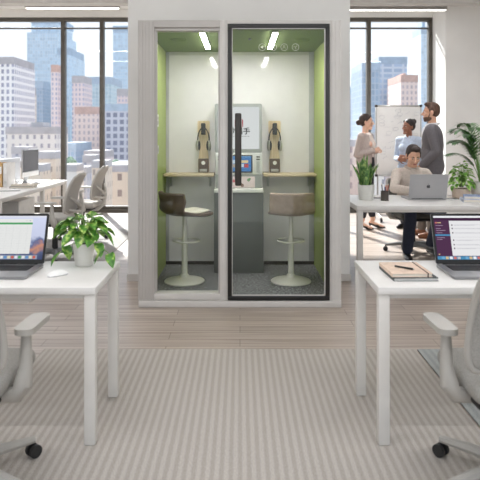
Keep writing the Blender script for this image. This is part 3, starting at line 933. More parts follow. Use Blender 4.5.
def chat_screen(m, mats, x0, x1, z0, z1):
    def q(a, b, c, d, layer, mi):
        m.quad(x0 + (x1 - x0) * a, x0 + (x1 - x0) * b, z0 + (z1 - z0) * c, z0 + (z1 - z0) * d, -0.0014 - layer * 0.0002, mi)
    mats += [emis('chat_plum', (92, 60, 90), 0.75), emis('chat_white', (238, 238, 240), 0.9), emis('chat_blue', (84, 148, 190), 0.85), emis('chat_text', (206, 206, 210), 0.85), emis('chat_dot', (120, 108, 116), 0.7), emis('chat_label', (182, 160, 184), 0.75), emis('dock_sand', (224, 196, 150), 0.85), emis('dock_sky', (120, 178, 220), 0.85), emis('dock_rose', (220, 130, 120), 0.8), emis('chat_bar', (74, 46, 74), 0.7), emis('bar_white', (240, 240, 244), 0.95)]
    q(0, 1, 0, 1, 0, 0)
    q(0, 1, 0.955, 1, 1, 10)
    q(0, 1, 0.90, 0.955, 1, 9)
    q(0.225, 1, 0.085, 0.885, 1, 1)
    q(0, 0.225, 0.535, 0.572, 1, 2)
    q(0.015, 0.045, 0.825, 0.855, 2, 8); q(0.05, 0.105, 0.83, 0.85, 2, 6)
    for i, wd in enumerate((0.11, 0.07, 0.14, 0.09, 0.12, 0.08)):
        z = (0.77, 0.70, 0.655, 0.60, 0.49, 0.45)[i]
        q(0.02, 0.02 + wd, z, z + 0.012, 2, 5)
    q(0.02, 0.04, 0.105, 0.13, 2, 6)
    for i, z in enumerate((0.77, 0.69, 0.59, 0.42, 0.32, 0.235)):
        q(0.255, 0.275, z, z + 0.033, 2, 4)
        q(0.295, 0.295 + (0.5, 0.62, 0.4, 0.55, 0.34, 0.48)[i], z + 0.018, z + 0.026, 2, 3)
        q(0.295, 0.295 + (0.3, 0.42, 0.6, 0.25, 0.5, 0.28)[i], z + 0.002, z + 0.010, 2, 3)
    q(0.225, 1, 0.505, 0.510, 2, 3)
    q(0.0, 1, 0, 0.075, 1, 2)
    for i in range(16):
        q(0.06 + i * 0.058, 0.06 + i * 0.058 + 0.044, 0.010, 0.066, 2, (7, 6, 10, 8, 3, 2)[i % 6])

laptop((-1.222, 3.018, 0.74), 0.0, 'open grey laptop showing a spreadsheet with a green bar', screen=sheet_screen, logo=True)
laptop((1.222, 3.018, 0.74), 0.0, 'open grey laptop showing a purple chat window', screen=chat_screen, tilt=20)
laptop((1.955, 6.41, 0.74), PI + 0.03, 'open silver laptop seen from behind in front of the man in the beige shirt', w=0.40, d=0.27, lid_h=0.262, tilt=14, body=M['lap_silver'])

# ------------------------------------------------------------------ small things on the near desks
def mouse(loc, rz, label):
    r = empty('computer_mouse', loc, rz, label, 'mouse')
    def fn(u, v):
        a = u * 2 * PI
        rr = math.sin(v * PI / 2)
        return (0.031 * rr * math.copysign(abs(math.cos(a)) ** 0.75, math.cos(a)), 0.056 * rr * math.copysign(abs(math.sin(a)) ** 0.75, math.sin(a)), 0.004 + 0.022 * (1 - rr ** 2.4) + 0.003 * math.sin(a) * 0)
    m = MB().grid(fn, 33, 9)
    ring = [fn(i / 32, 1) for i in range(32)]
    m.add(ring, [tuple(range(32))])
    m.build('mouse_shell', M['white'], r)
    MB().prism(rrect(-0.028, 0.028, -0.052, 0.052, 0.024), 0.0, 0.006).build('mouse_base', M['lap_silver'], r)
mouse((-0.905, 2.975, 0.74), math.radians(-42), 'white computer mouse between the spreadsheet laptop and the trailing plant')

def notebook(loc, rz, w, h, th, cover, label, name='notebook', band=None, pages=None, group=None):
    r = empty(name, loc, rz, label, name)
    MB().box(-w / 2 + 0.004, w / 2 - 0.004, -h / 2 + 0.004, h / 2 - 0.004, 0.002, th - 0.002).build('pages', pages or M['paper'], r)
    c = MB()
    c.box(-w / 2, w / 2, -h / 2, h / 2, 0, 0.0025, 0.001).box(-w / 2, w / 2, -h / 2, h / 2, th - 0.0025, th, 0.001).box(-w / 2, -w / 2 + 0.003, -h / 2, h / 2, 0.002, th - 0.002)
    c.build('cover', cover, r)
    if band:
        b = MB()
        b.box(w / 2 - 0.026, w / 2 - 0.020, -h / 2 - 0.001, h / 2 + 0.001, th, th + 0.001).box(w / 2 - 0.026, w / 2 - 0.020, -h / 2 - 0.0015, -h / 2, 0, th).box(w / 2 - 0.026, w / 2 - 0.020, h / 2, h / 2 + 0.0015, 0, th)
        b.build('elastic_band', band, r)
    return r
M['paper'] = mat('cream_paper', (230, 224, 212), 0.9, var=0.03, scale=200, stretch=(0.1, 0.1, 4))
M['kraft'] = mat('tan_leather_cover', (220, 196, 177), 0.7, var=0.05, scale=40, bump=0.1)
M['graphite'] = mat('graphite_cover', (84, 88, 88), 0.7, var=0.05, scale=40, bump=0.1)
M['bandm'] = mat('dark_brown_band', (76, 56, 46), 0.8)
notebook((0.835, 2.99, 0.74), math.radians(1), 0.215, 0.275, 0.016, M['graphite'], 'dark grey notebook underneath the tan notebook', pages=mat('white_paper', (222, 222, 220), 0.9))
notebook((0.822, 2.99, 0.7565), math.radians(1), 0.195, 0.25, 0.018, M['kraft'], 'tan leather notebook with an elastic band, a black pen on top', band=M['bandm'])
def pen(p0, p1, label, m, name='pen'):
    d = (Vector(p1) - Vector(p0))
    r = empty(name, p0, 0, label, 'pen')
    d2 = d
    MB().cyl((0, 0, 0), d2 * 0.62, 0.0048, seg=12).build('barrel', m, r)
    MB().cyl(d2 * 0.62, d2 * 0.94, 0.0054, seg=12).build('cap', m, r)
    MB().cyl(d2 * 0.94, d2, 0.004, 0.002, seg=12).build('tip', M['steel'], r)
pen((0.775, 3.00, 0.7805), (0.850, 2.925, 0.7805), 'black pen lying on the tan notebook', M['black'])

# ------------------------------------------------------------------ plants
M['pothos'] = leafmat('variegated_pothos_leaf', (52, 104, 32), (84, 140, 48), (186, 208, 112), 40)
M['pothos2'] = leafmat('green_pothos_leaf', (80, 140, 52), (132, 184, 80), (214, 228, 158), 30)
M['stem'] = mat('green_stem', (110, 150, 70), 0.5)
M['snake'] = leafmat('snake_plant_leaf', (58, 98, 54), (98, 142, 76), (172, 196, 120), 26)
M['palm'] = leafmat('dark_palm_leaf', (34, 76, 34), (54, 104, 46), (86, 136, 66), 18)
M['soil'] = mat('potting_soil', (58, 46, 38), 0.95, var=0.3, scale=90, bump=0.5)
M['pot_white'] = mat('matt_white_ceramic', (228, 226, 221), 0.6, var=0.02)
M['pot_ribbed'] = mat('white_ribbed_ceramic', (224, 224, 218), 0.6, var=0.03)
M['pot_beige'] = mat('beige_stoneware', (214, 194, 178), 0.7, var=0.05)
def heart(mb, base, d, L, W, droop, mi=0, twist=0.0):
    base = Vector(base); d = Vector(d).normalized()
    up = Vector((0, 0, 1))
    s = d.cross(up)
    s = s.normalized() if s.length > 1e-4 else Vector((1, 0, 0))
    s = (Matrix.Rotation(twist, 3, d) @ s)
    n = s.cross(d).normalized()
    ws = (0.10, 0.78, 1.0, 0.98, 0.80, 0.50, 0.03)
    back = (-0.02, -0.10, 0, 0, 0, 0, 0)
    rows = []
    for i, w in enumerate(ws):
        t = i / (len(ws) - 1)
        row = []
        for k in range(5):
            u = k / 2 - 1
            bl = 0.12 * abs(u) if i == 1 else 0
            p = base + d * (L * (t - bl)) + s * (u * w * W / 2) + n * (0.20 * W * abs(u) ** 1.3 * w - 0.0) + Vector((0, 0, -droop * L * t * t))
            row.append(p)
        rows.append(row)
    v = [p for r in rows for p in r]
    f = [(j * 5 + i, j * 5 + i + 1, (j + 1) * 5 + i + 1, (j + 1) * 5 + i) for j in range(len(ws) - 1) for i in range(4)]
    mb.add(v, f, mi)
def pothos(root, z0, rad, hgt, n, seed, L=0.058, trail=(), leaf=None, low=-0.02):
    rng = random.Random(seed)
    lf, st = MB(), MB()
    for k in range(n):
        a = k * 2.39996 + rng.uniform(-0.3, 0.3)
        q = (k + 0.5) / n
        e = q ** 0.6                       # inner leaves stand, outer ones hang
        rr = rad * (0.18 + 0.82 * e) * rng.uniform(0.75, 1.0)
        zz = z0 + hgt * (1 - e ** 1.8) * rng.uniform(0.75, 1.05) + low * e
        tip = Vector((rr * math.cos(a), rr * math.sin(a), zz))
        mid = Vector((0.45 * rr * math.cos(a), 0.45 * rr * math.sin(a), max(zz, z0) + 0.03))
        b = Vector((0.02 * math.cos(a), 0.02 * math.sin(a), z0 - 0.012))
        path = [b.lerp(mid, t).lerp(mid.lerp(tip, t), t) for t in (0, .25, .5, .75, 1)]
        st.tube(path, 0.0016, 5)
        d = Vector((math.cos(a + rng.uniform(-.6, .6)), math.sin(a + rng.uniform(-.6, .6)), 0.55 - 1.15 * e + rng.uniform(-.3, .2)))
        l = L * rng.uniform(0.8, 1.2)
        heart(lf, tip, d, l, l * rng.uniform(0.74, 0.92), rng.uniform(0.1, 0.45), twist=rng.uniform(-.5, .5))
    for pts in trail:
        st.tube(pts, 0.0018, 5)
        for i, p in enumerate(pts[1:]):
            a = rng.uniform(-0.6, 0.6)
            heart(lf, p, (0.5 * (-1) ** i + a * .3, -0.8, -0.5), L * 1.05, L * 0.75, 0.4, twist=rng.uniform(-.5, .5))
    lf.build('foliage', leaf or M['pothos'], root, smooth=60)
    st.build('stems', M['stem'], root)
r = empty('potted_pothos', (-0.832, 3.20, 0.74), 0, 'trailing variegated pothos in a white pot on the spreadsheet desk', 'plant')
MB().lathe([(0.0, 0.0), (0.042, 0.0), (0.046, 0.004), (0.058, 0.115), (0.058, 0.12), (0.053, 0.12), (0.052, 0.108), (0.0, 0.108)], seg=40).build('pot', M['pot_white'], r)
MB().lathe([(0.0, 0.10), (0.0515, 0.10), (0.0515, 0.109), (0.0, 0.113)], seg=24).build('soil', M['soil'], r)
pothos(r, 0.135, 0.118, 0.130, 46, 5, 0.070, low=0.035, trail=[[(0.05, -0.02, 0.12), (0.085, -0.05, 0.125), (0.125, -0.06, 0.09), (0.15, -0.07, 0.075)], [(-0.04, -0.02, 0.12), (-0.085, -0.05, 0.11), (-0.105, -0.06, 0.08)]])

r = empty('snake_plant', (1.325, 6.30, 0.74), 0, 'upright snake plant in a white ribbed pot on the man\'s desk', 'plant')
rp = [(0.0, 0.0), (0.072, 0.0), (0.075, 0.004)]
for i in range(9):
    z = 0.008 + i * 0.0165
    rp += [(0.076 + i * 0.0012, z), (0.079 + i * 0.0012, z + 0.008)]
rp += [(0.089, 0.158), (0.083, 0.158), (0.082, 0.14), (0.0, 0.14)]
MB().lathe(rp, seg=40).build('pot', M['pot_ribbed'], r)
MB().lathe([(0.0, 0.135), (0.0815, 0.135), (0.0815, 0.142), (0.0, 0.147)], seg=24).build('soil', M['soil'], r)
rng = random.Random(9)
sn = MB()
for k in range(19):
    a = k * 2.4
    q = math.sqrt((k + 0.5) / 19)
    bx, by = 0.058 * q * math.cos(a), 0.058 * q * math.sin(a)
    H = (0.35 - 0.12 * q) * rng.uniform(0.85, 1.1)
    ln = (0.035 + 0.06 * (q > 0.8)) * q
    ox, oy = ln * math.cos(a), ln * math.sin(a)
    W = rng.uniform(0.030, 0.040)
    fa = rng.uniform(0, PI)
    def fn(u, v, bx=bx, by=by, H=H, ox=ox, oy=oy, W=W, fa=fa):
        t = u * 2 - 1
        w = W / 2 * (0.75 + 0.5 * math.sin(v * PI * 0.75)) * (1 - max(0, (v - 0.7) / 0.3) ** 1.6) + 0.0005
        ang = fa + 0.5 * v
        c = Vector((bx + ox * v * v, by + oy * v * v, 0.14 + H * v))
        return c + Vector((math.cos(ang), math.sin(ang), 0)) * (t * w) + Vector((-math.sin(ang), math.cos(ang), 0)) * (0.35 * w * t * t)
    sn.sheet(fn, 5, 10, 0.003)
sn.build('foliage', M['snake'], r, smooth=60)

r = empty('potted_pothos', (2.405, 6.52, 0.74), 0, 'bushy small-leaved pothos in a beige pot beside the palm', 'plant')
MB().lathe([(0.0, 0.0), (0.088, 0.0), (0.094, 0.006), (0.098, 0.095), (0.096, 0.10), (0.088, 0.10), (0.087, 0.088), (0.0, 0.088)], seg=36).build('pot', M['pot_beige'], r)
MB().lathe([(0.0, 0.08), (0.0865, 0.08), (0.0865, 0.09), (0.0, 0.094)], seg=24).build('soil', M['soil'], r)
pothos(r, 0.125, 0.125, 0.25, 60, 11, 0.062, leaf=M['pothos2'], low=0.0)

r = empty('potted_palm', (2.655, 6.60, 0.74), 0, 'tall parlour palm with arching fronds in a white pot', 'plant')
MB().lathe([(0.0, 0.0), (0.095, 0.0), (0.10, 0.004), (0.118, 0.16), (0.118, 0.166), (0.108, 0.166), (0.107, 0.15), (0.0, 0.15)], seg=40).build('pot', M['pot_white'], r)
MB().lathe([(0.0, 0.14), (0.1065, 0.14), (0.1065, 0.152), (0.0, 0.156)], seg=24).build('soil', M['soil'], r)
rng = random.Random(21)
pf, pst = MB(), MB()
for k in range(15):
    a = k * 2.4 + 0.5 if k > 4 else (PI + (-0.55, 0.25, -0.1, 0.6, -1.0)[k])
    reach = rng.uniform(0.26, 0.36)
    hg = rng.uniform(0.28, 0.66) if k > 4 else (0.60, 0.46, 0.33, 0.54, 0.66)[k]
    dr_ = Vector((math.cos(a), math.sin(a), 0))
    side = Vector((-math.sin(a), math.cos(a), 0))
    P = []
    for i in range(13):
        t = i / 12
        P.append(Vector((0, 0, 0.15)) + dr_ * (0.02 + reach * t ** 1.5) + Vector((0, 0, hg * (math.sin(t * PI * 0.56)))))
    pst.tube(P, [0.004 - 0.003 * i / 12 for i in range(13)], 6)
    for i in range(4, 13):
        for half in (0, 0.5):
            j = min(i + 1, 12)
            b = P[i].lerp(P[j], half)
            tg = (P[j] - P[i - 1]).normalized()
            t = (i + half) / 12.5
            for sg in (-1, 1):
                L = 0.165 * math.sin(PI * (0.18 + 0.74 * (t - 0.3) / 0.7)) + 0.02
                dd = (side * sg * 0.75 + tg * 0.75 + Vector((0, 0, -0.10))).normalized()
                def fn(u, v, b=b, dd=dd, L=L, tg=tg):
                    w = 0.011 * math.sin(PI * min(1, 0.12 + v * 0.88)) + 0.0004
                    nn = dd.cross(Vector((0, 0, 1))).normalized()
                    return b + dd * (L * v) + nn * ((u * 2 - 1) * w) + Vector((0, 0, -0.28 * L * v * v))
                pf.grid(fn, 3, 6)
pf.build('foliage', M['palm'], r, smooth=60)
pst.build('stems', M['stem'], r)

# ------------------------------------------------------------------ on the man's desk
r = empty('pen_cup', (1.50, 6.22, 0.74), 0, 'dark mesh cup on the desk between the snake plant and the man', 'cup')
MB().lathe([(0.0, 0.0), (0.040, 0.0), (0.040, 0.10), (0.038, 0.10), (0.038, 0.004), (0.0, 0.004)], seg=28).build('cup_wall', mat('dark_mesh', (84, 76, 72), 0.5, 0.3), r)
mr_ = MB()
for z in (0.002, 0.098):
    mr_.tube(arc((0, 0, z), 0.041, 0, 2 * PI * 27 / 28, 28), 0.002, 6, closed=True)
mr_.build('rim', M['black'], r)
for i, (dx, dy, h, c, lb) in enumerate(((-0.02, 0.0, 0.175, (60, 58, 60), 'black pencil in the dark cup, tallest, leaning to the snake plant'), (0.012, 0.012, 0.165, (206, 120, 92), 'orange pencil standing in the dark cup'), (0.022, -0.008, 0.17, (190, 100, 80), 'rust red pencil in the dark cup leaning to the man'), (0.0, -0.018, 0.152, (70, 84, 110), 'dark blue pencil in the dark cup, shortest'))):
    e = empty('pencil', (1.50 + dx * 0.8, 6.22 + dy * 0.8, 0.7445), 0, lb, 'pencil')
    MB().cyl((0, 0, 0), (dx * 0.7, dy * 0.5, h * 0.92), 0.0055, seg=8).build('shaft', mat('pencil_paint', c, 0.5), e)
    MB().cyl((dx * 0.7, dy * 0.5, h * 0.92), (dx * 0.77, dy * 0.55, h), 0.0042, 0.001, seg=8).build('tip', M['woodpale'], e)
def phone(loc, rz, label):
    r = empty('smartphone', loc, rz, label, 'phone')
    MB().prism(rrect(-0.037, 0.037, -0.075, 0.075, 0.01), 0, 0.008).build('phone_body', M['lap_silver'], r)
    MB().prism(rrect(-0.034, 0.034, -0.072, 0.072, 0.008), 0.008, 0.0085).build('phone_screen', M['bezel'], r)
phone((1.45, 6.42, 0.74), 1.3, 'grey smartphone lying behind the dark pen cup')
phone((2.245, 6.36, 0.74), 1.2, 'grey smartphone lying before the beige plant pot')
M['blue_cover'] = mat('soft_blue_cover', (150, 166, 200), 0.6, var=0.03)
M['blue_cover2'] = mat('pale_blue_cover', (202, 208, 222), 0.6, var=0.03)
notebook((2.44, 6.12, 0.74), math.radians(-12), 0.34, 0.25, 0.032, M['blue_cover2'], 'pale blue notebook at the bottom of the pair before the palm')
notebook((2.455, 6.13, 0.7725), math.radians(-18), 0.32, 0.23, 0.028, M['blue_cover'], 'soft blue notebook on top of the pair before the palm')

# ------------------------------------------------------------------ long desk by the window
r = empty('desk_divider', (-3.25, 7.62, 0.74), 0, 'pale grey fabric desk divider on the long desk', 'divider')
MB().box(-0.014, 0.014, -1.2, 1.22, 0.012, 0.335, 0.006).build('divider_panel', mat('pale_grey_fabric', (206, 208, 212), 0.9, var=0.04, scale=120, bump=0.15), r)
for y in (-1.0, 0.0, 1.0):
    MB().box(-0.03, 0.03, y - 0.02, y + 0.02, 0.0, 0.03, 0.004).build('foot', M['steel'], r)
r = empty('computer_monitor', (-2.93, 8.38, 0.74), math.radians(87), 'slim silver computer monitor with a white chin on the long desk', 'monitor')
MB().box(-0.28, 0.28, -0.010, 0.010, 0.095, 0.47, 0.006).build('monitor_case', M['lap_silver'], r)
MB().box(-0.28, 0.28, -0.0125, -0.009, 0.095, 0.155, 0.002).build('chin', M['white'], r)
MB().quad(-0.268, 0.268, 0.165, 0.458, -0.0112).build('screen', mat('switched_off_screen', (52, 54, 60), 0.08, var=0.05), r, smooth=False)
MB().box(-0.09, 0.09, -0.07, 0.09, 0.0, 0.008, 0.003).build('stand_foot', M['lap_silver'], r)
MB().prism([(0.085, 0.006), (0.075, 0.006), (0.008, 0.20), (0.018, 0.20)], -0.07, 0.07, M=Matrix.Rotation(PI / 2, 4, 'Z') @ Matrix.Rotation(PI / 2, 4, 'X')).build('stand_neck', M['lap_silver'], r)
def binder(x, y, c, label, h=0.31, w=0.055):
    r = empty('ring_binder', (x, y, 0.74), 0, label, 'binder', None)
    b = MB().box(-w / 2, w / 2, 0.0, 0.004, 0, h, 0.001).box(-w / 2, -w / 2 + 0.003, 0.0, 0.27, 0, h).box(w / 2 - 0.003, w / 2, 0.0, 0.27, 0, h).build('cover', mat('binder_cover', c, 0.6, var=0.04), r)
    MB().box(-w / 2 + 0.005, w / 2 - 0.005, 0.01, 0.255, 0.008, h - 0.012).build('pages', M['paper'], r)
    MB().box(-w / 2 + 0.010, w / 2 - 0.010, -0.001, 0.0, h * 0.55, h * 0.85).build('spine_label', M['white'], r)
    MB().tube(arc((0, -0.001, h * 0.2), 0.012, 0, 2 * PI * 15 / 16, 16, 'xz'), 0.002, 6, closed=True).build('finger_ring', M['steel'], r)
binder(-3.155, 7.72, (196, 156, 104), 'tan ring binder second from the divider on the long desk')
binder(-3.085, 7.72, (206, 168, 116), 'tan ring binder between a tan and a white one on the long desk')
binder(-3.022, 7.72, (232, 230, 228), 'white ring binder at the end of the binder row on the long desk')
notebook((-2.76, 7.66, 0.74), math.radians(4), 0.30, 0.20, 0.022, M['black'], 'black book underneath the cream book on the long desk')
notebook((-2.755, 7.67, 0.7625), math.radians(2), 0.28, 0.19, 0.024, mat('cream_cover', (216, 206, 196), 0.7), 'cream book on top of the black book on the long desk')
def keyboard(loc, rz, label):
    r = empty('computer_keyboard', loc, rz, label, 'keyboard')
    MB().box(-0.21, 0.21, -0.058, 0.058, 0.0, 0.011, 0.004).build('keyboard_case', M['lap_silver'], r)
    k = MB()
    for row in range(5):
        for c in range(15):
            k.box(-0.203 + c * 0.0271, -0.203 + c * 0.0271 + 0.024, -0.052 + row * 0.021, -0.052 + row * 0.021 + 0.018, 0.0105, 0.0135)
    k.build('keys', M['white'], r)
keyboard((-2.68, 8.40, 0.74), math.radians(80), 'white keyboard in front of the slim silver monitor')
keyboard((-2.86, 7.20, 0.74), math.radians(20), 'white keyboard near the tan binders on the long desk')
r = empty('drawer_pedestal', (-2.86, 7.50, 0.012), 0, 'grey drawer pedestal under the long desk', 'cabinet')
MB().box(-0.20, 0.20, -0.27, 0.27, 0.05, 0.60, 0.004).build('carcass', mat('pedestal_white', (222, 220, 216), 0.5), r)
for i in range(3):
    d_ = MB().box(-0.195, 0.195, -0.288, -0.27, 0.06 + i * 0.18, 0.235 + i * 0.18, 0.003).build('drawer', mat('pedestal_grey', (176, 174, 171), 0.5, var=0.02), r)
    MB().box(-0.06, 0.06, -0.296, -0.288, 0.20 + i * 0.18, 0.212 + i * 0.18, 0.002).build('handle', M['steel'], d_)
for sx in (-1, 1):
    for sy in (-1, 1):
        MB().cyl((sx * 0.16 - 0.012, sy * 0.2, 0.025), (sx * 0.16 + 0.012, sy * 0.2, 0.025), 0.025, seg=14).build('caster', M['dark'], r)

# ------------------------------------------------------------------ office chairs
M['chair_fab'] = mat('light_grey_mesh_fabric', (150, 148, 143), 0.85, var=0.06, scale=160, bump=0.2)
M['chair_pl'] = mat('light_grey_plastic', (168, 165, 159), 0.5, var=0.02)
M['chair_fab2'] = mat('pale_grey_mesh_fabric', (166, 163, 158), 0.85, var=0.05, scale=160, bump=0.2)
M['chair_pl2'] = mat('pale_grey_plastic', (186, 183, 177), 0.5, var=0.02)
M['chair_dark'] = mat('charcoal_seat_fabric', (88, 88, 84), 0.9, var=0.06, scale=140, bump=0.2)
M['chair_metal'] = mat('cool_grey_base', (128, 130, 131), 0.4, 0.3, var=0.03)
def office_chair(loc, rz, label, fab, pl, base, seatm=None, group=None, top=0.97):
    """Local front is -Y."""
    r = empty('office_chair', loc, rz, label, 'chair', group)
    MB().box(-0.225, 0.225, -0.22, 0.21, 0.425, 0.505, 0.036, 4).build('seat', seatm or fab, r)
    MB().box(-0.20, 0.20, -0.20, 0.17, 0.395, 0.428, 0.012).build('seat_pan', M['dark'], r)
    H = top - 0.53
    def bk(u, v):
        t = u * 2 - 1
        w = 0.252 * (1 - abs(2 * v - 1) ** 7) ** 0.18 if 0 < v < 1 else 0.10
        w = max(w, 0.10) * (1 - 0.08 * v)
        y = 0.215 + 0.135 * v ** 1.2 - 0.045 * math.sin(v * PI * 0.9) - 0.035 * t * t
        return (t * w, y, 0.53 + H * v)
    b = MB().sheet(bk, 13, 17, 0.022).build('backrest', fab, r, subsurf=1)
    rim = [bk(0, j / 16) for j in range(17)] + [bk(i / 8, 1) for i in range(1, 9)] + [bk(1, 1 - j / 16) for j in range(1, 17)] + [bk(1 - i / 8, 0) for i in range(1, 8)]
    MB().tube(rim, 0.014, 8, closed=True).build('back_rim', pl, b)
    f = MB()
    f.tube([(0, 0.02, 0.40), (0, 0.20, 0.40), (0, 0.285, 0.47), (0, 0.305, 0.60), (0, 0.30, 0.70)], [0.03, 0.03, 0.028, 0.024, 0.018], 10)
    for sx in (-1, 1):
        f.tube([(0, 0.30, 0.60), (sx * 0.10, 0.275, 0.66), (sx * 0.20, 0.235, 0.72)], [0.018, 0.016, 0.012], 8)
        f.tube([(0, 0.295, 0.55), (sx * 0.10, 0.265, 0.56), (sx * 0.19, 0.21, 0.58)], [0.018, 0.016, 0.012], 8)
    f.build('back_frame', pl, r)
    for sx in (-1, 1):
        a = MB()
        a.tube([(sx * 0.15, 0.06, 0.405), (sx * 0.25, 0.07, 0.42), (sx * 0.275, 0.07, 0.46), (sx * 0.28, 0.055, 0.52), (sx * 0.28, 0.05, 0.655)], [0.026, 0.032, 0.036, 0.026, 0.019], 12)
        ar = a.build('armrest', pl, r)
        MB().prism(rrect(sx * 0.28 - 0.038, sx * 0.28 + 0.038, -0.13, 0.10, 0.032), 0.655, 0.678).build('arm_pad', pl, ar)
    MB().cyl((0, 0, 0.10), (0, 0, 0.24), 0.032, seg=18).cyl((0, 0, 0.24), (0, 0, 0.40), 0.02, seg=18).build('gas_column', M['dark'], r)
    MB().lathe([(0.0, 0.065), (0.05, 0.065), (0.055, 0.085), (0.045, 0.125), (0.0, 0.13)], seg=20).build('hub', base, r)
    for k in range(5):
        a = 2 * PI * k / 5 + 0.3
        ca, sa = math.cos(a), math.sin(a)
        lg = MB().tube([(0.03 * ca, 0.03 * sa, 0.10), (0.17 * ca, 0.17 * sa, 0.095), (0.32 * ca, 0.32 * sa, 0.075)], [0.028, 0.023, 0.016], 8).build('leg', base, r)
        cs = MB()
        for o in (-0.016, 0.016):
            c0 = Vector((0.32 * ca - sa * (o - 0.008), 0.32 * sa + ca * (o - 0.008), 0.028)); c1 = Vector((0.32 * ca - sa * (o + 0.008), 0.32 * sa + ca * (o + 0.008), 0.028))
            cs.cyl(c0, c1, 0.028, seg=16)
        cs.cyl((0.32 * ca, 0.32 * sa, 0.03), (0.32 * ca, 0.32 * sa, 0.07), 0.008, seg=8)
        cs.build('caster', M['dark'], lg)
    return r
office_chair((1.085, 2.41, 0.012), PI + math.radians(2), 'light grey office chair on the grey-blue carpet strip at the purple-screen laptop desk', M['chair_fab'], M['chair_pl'], M['chair_pl'])
office_chair((-1.115, 2.41, 0.012), PI - math.radians(2), 'light grey office chair before the spreadsheet laptop desk', M['chair_fab'], M['chair_pl'], M['chair_pl'])
office_chair((-2.09, 6.78, 0.010), math.radians(-90), 'pale grey office chair at the long desk, nearer of the pair on the rug', M['chair_fab2'], M['chair_pl2'], M['chair_metal'])
office_chair((-2.13, 8.15, 0.010), math.radians(-92), 'pale grey office chair at the long desk, the one nearer the window glass', M['chair_fab2'], M['chair_pl2'], M['chair_metal'])
office_chair((2.09, 7.26, 0.0), math.radians(6), 'charcoal-seated office chair the man in the beige shirt sits on', M['chair_dark'], M['chair_pl'], M['chair_metal'], M['chair_dark'], top=0.88)

# ------------------------------------------------------------------ whiteboard on wheels
W = empty('whiteboard', (2.60, 9.85, 0), 0, 'white dry-erase board on a wheeled stand covered in pale marker notes', 'whiteboard')
MB().box(-0.36, 0.36, -0.012, 0.012, 0.74, 1.87, 0.003).build('board', mat('gloss_white_board', (240, 240, 238), 0.25, var=0.01), W)
fr = MB()
fr.box(-0.375, 0.375, -0.018, 0.018, 1.865, 1.89, 0.004).box(-0.375, 0.375, -0.018, 0.018, 0.725, 0.75, 0.004).box(-0.378, -0.355, -0.018, 0.018, 0.725, 1.89, 0.004).box(0.355, 0.378, -0.018, 0.018, 0.725, 1.89, 0.004)
fr.build('board_frame', M['steel'], W)
for x in (-0.365, 0.365):
    for z in (0.737, 1.878):
        MB().box(x - 0.022, x + 0.022, -0.021, 0.021, z - 0.02, z + 0.02, 0.006).build('corner_cap', M['bar'], W)
MB().box(-0.30, 0.30, -0.07, -0.018, 0.725, 0.738, 0.003).build('pen_tray', M['steel'], W)
for sx in (-1, 1):
    sd = MB()
    sd.cyl((sx * 0.34, 0.0, 0.10), (sx * 0.34, 0.0, 0.74), 0.014, seg=10)
    sd.tube([(sx * 0.34, -0.26, 0.075), (sx * 0.34, 0, 0.11), (sx * 0.34, 0.26, 0.075)], 0.014, 8)
    s_ = sd.build('stand', M['steel'], W)
    for y in (-0.25, 0.25):
        MB().cyl((sx * 0.34 - 0.014, y, 0.035), (sx * 0.34 + 0.014, y, 0.035), 0.035, seg=16).build('caster', M['dark'], s_)
MB().cyl((-0.34, 0, 0.16), (0.34, 0, 0.16), 0.011, seg=8).build('cross_bar', M['steel'], W)
rng = random.Random(3)
sc = MB()
for k in range(34):
    cx, cz = rng.uniform(-0.30, 0.28), rng.uniform(1.0, 1.80)
    t = rng.choice('lloabz')
    if t == 'l':
        L = rng.uniform(0.04, 0.14); a = rng.uniform(-0.15, 0.4)
        sc.tube([(cx + L * i / 8 * math.cos(a), -0.0135, cz + L * i / 8 * math.sin(a) + 0.006 * math.sin(i * 2.1)) for i in range(9)], 0.0022, 5)
    elif t == 'o':
        sc.tube([(cx + 0.045 * math.cos(q), -0.0135, cz + 0.028 * math.sin(q)) for q in [2 * PI * i / 15 for i in range(15)]], 0.002, 5, closed=True)
    elif t == 'a':
        sc.tube([(cx, -0.0135, cz), (cx + 0.07, -0.0135, cz + 0.05), (cx + 0.05, -0.0135, cz + 0.05), (cx + 0.07, -0.0135, cz + 0.05), (cx + 0.068, -0.0135, cz + 0.03)], 0.002, 5)
    elif t == 'b':
        sc.tube([(cx, -0.0135, cz), (cx + 0.08, -0.0135, cz), (cx + 0.08, -0.0135, cz + 0.05), (cx, -0.0135, cz + 0.05)], 0.002, 5, closed=True)
    else:
        sc.tube([(cx + 0.012 * i, -0.0135, cz + 0.012 * (i % 2)) for i in range(9)], 0.0018, 5)
sc.build('marker_notes', mat('grey_marker', (190, 192, 196), 0.7), W)
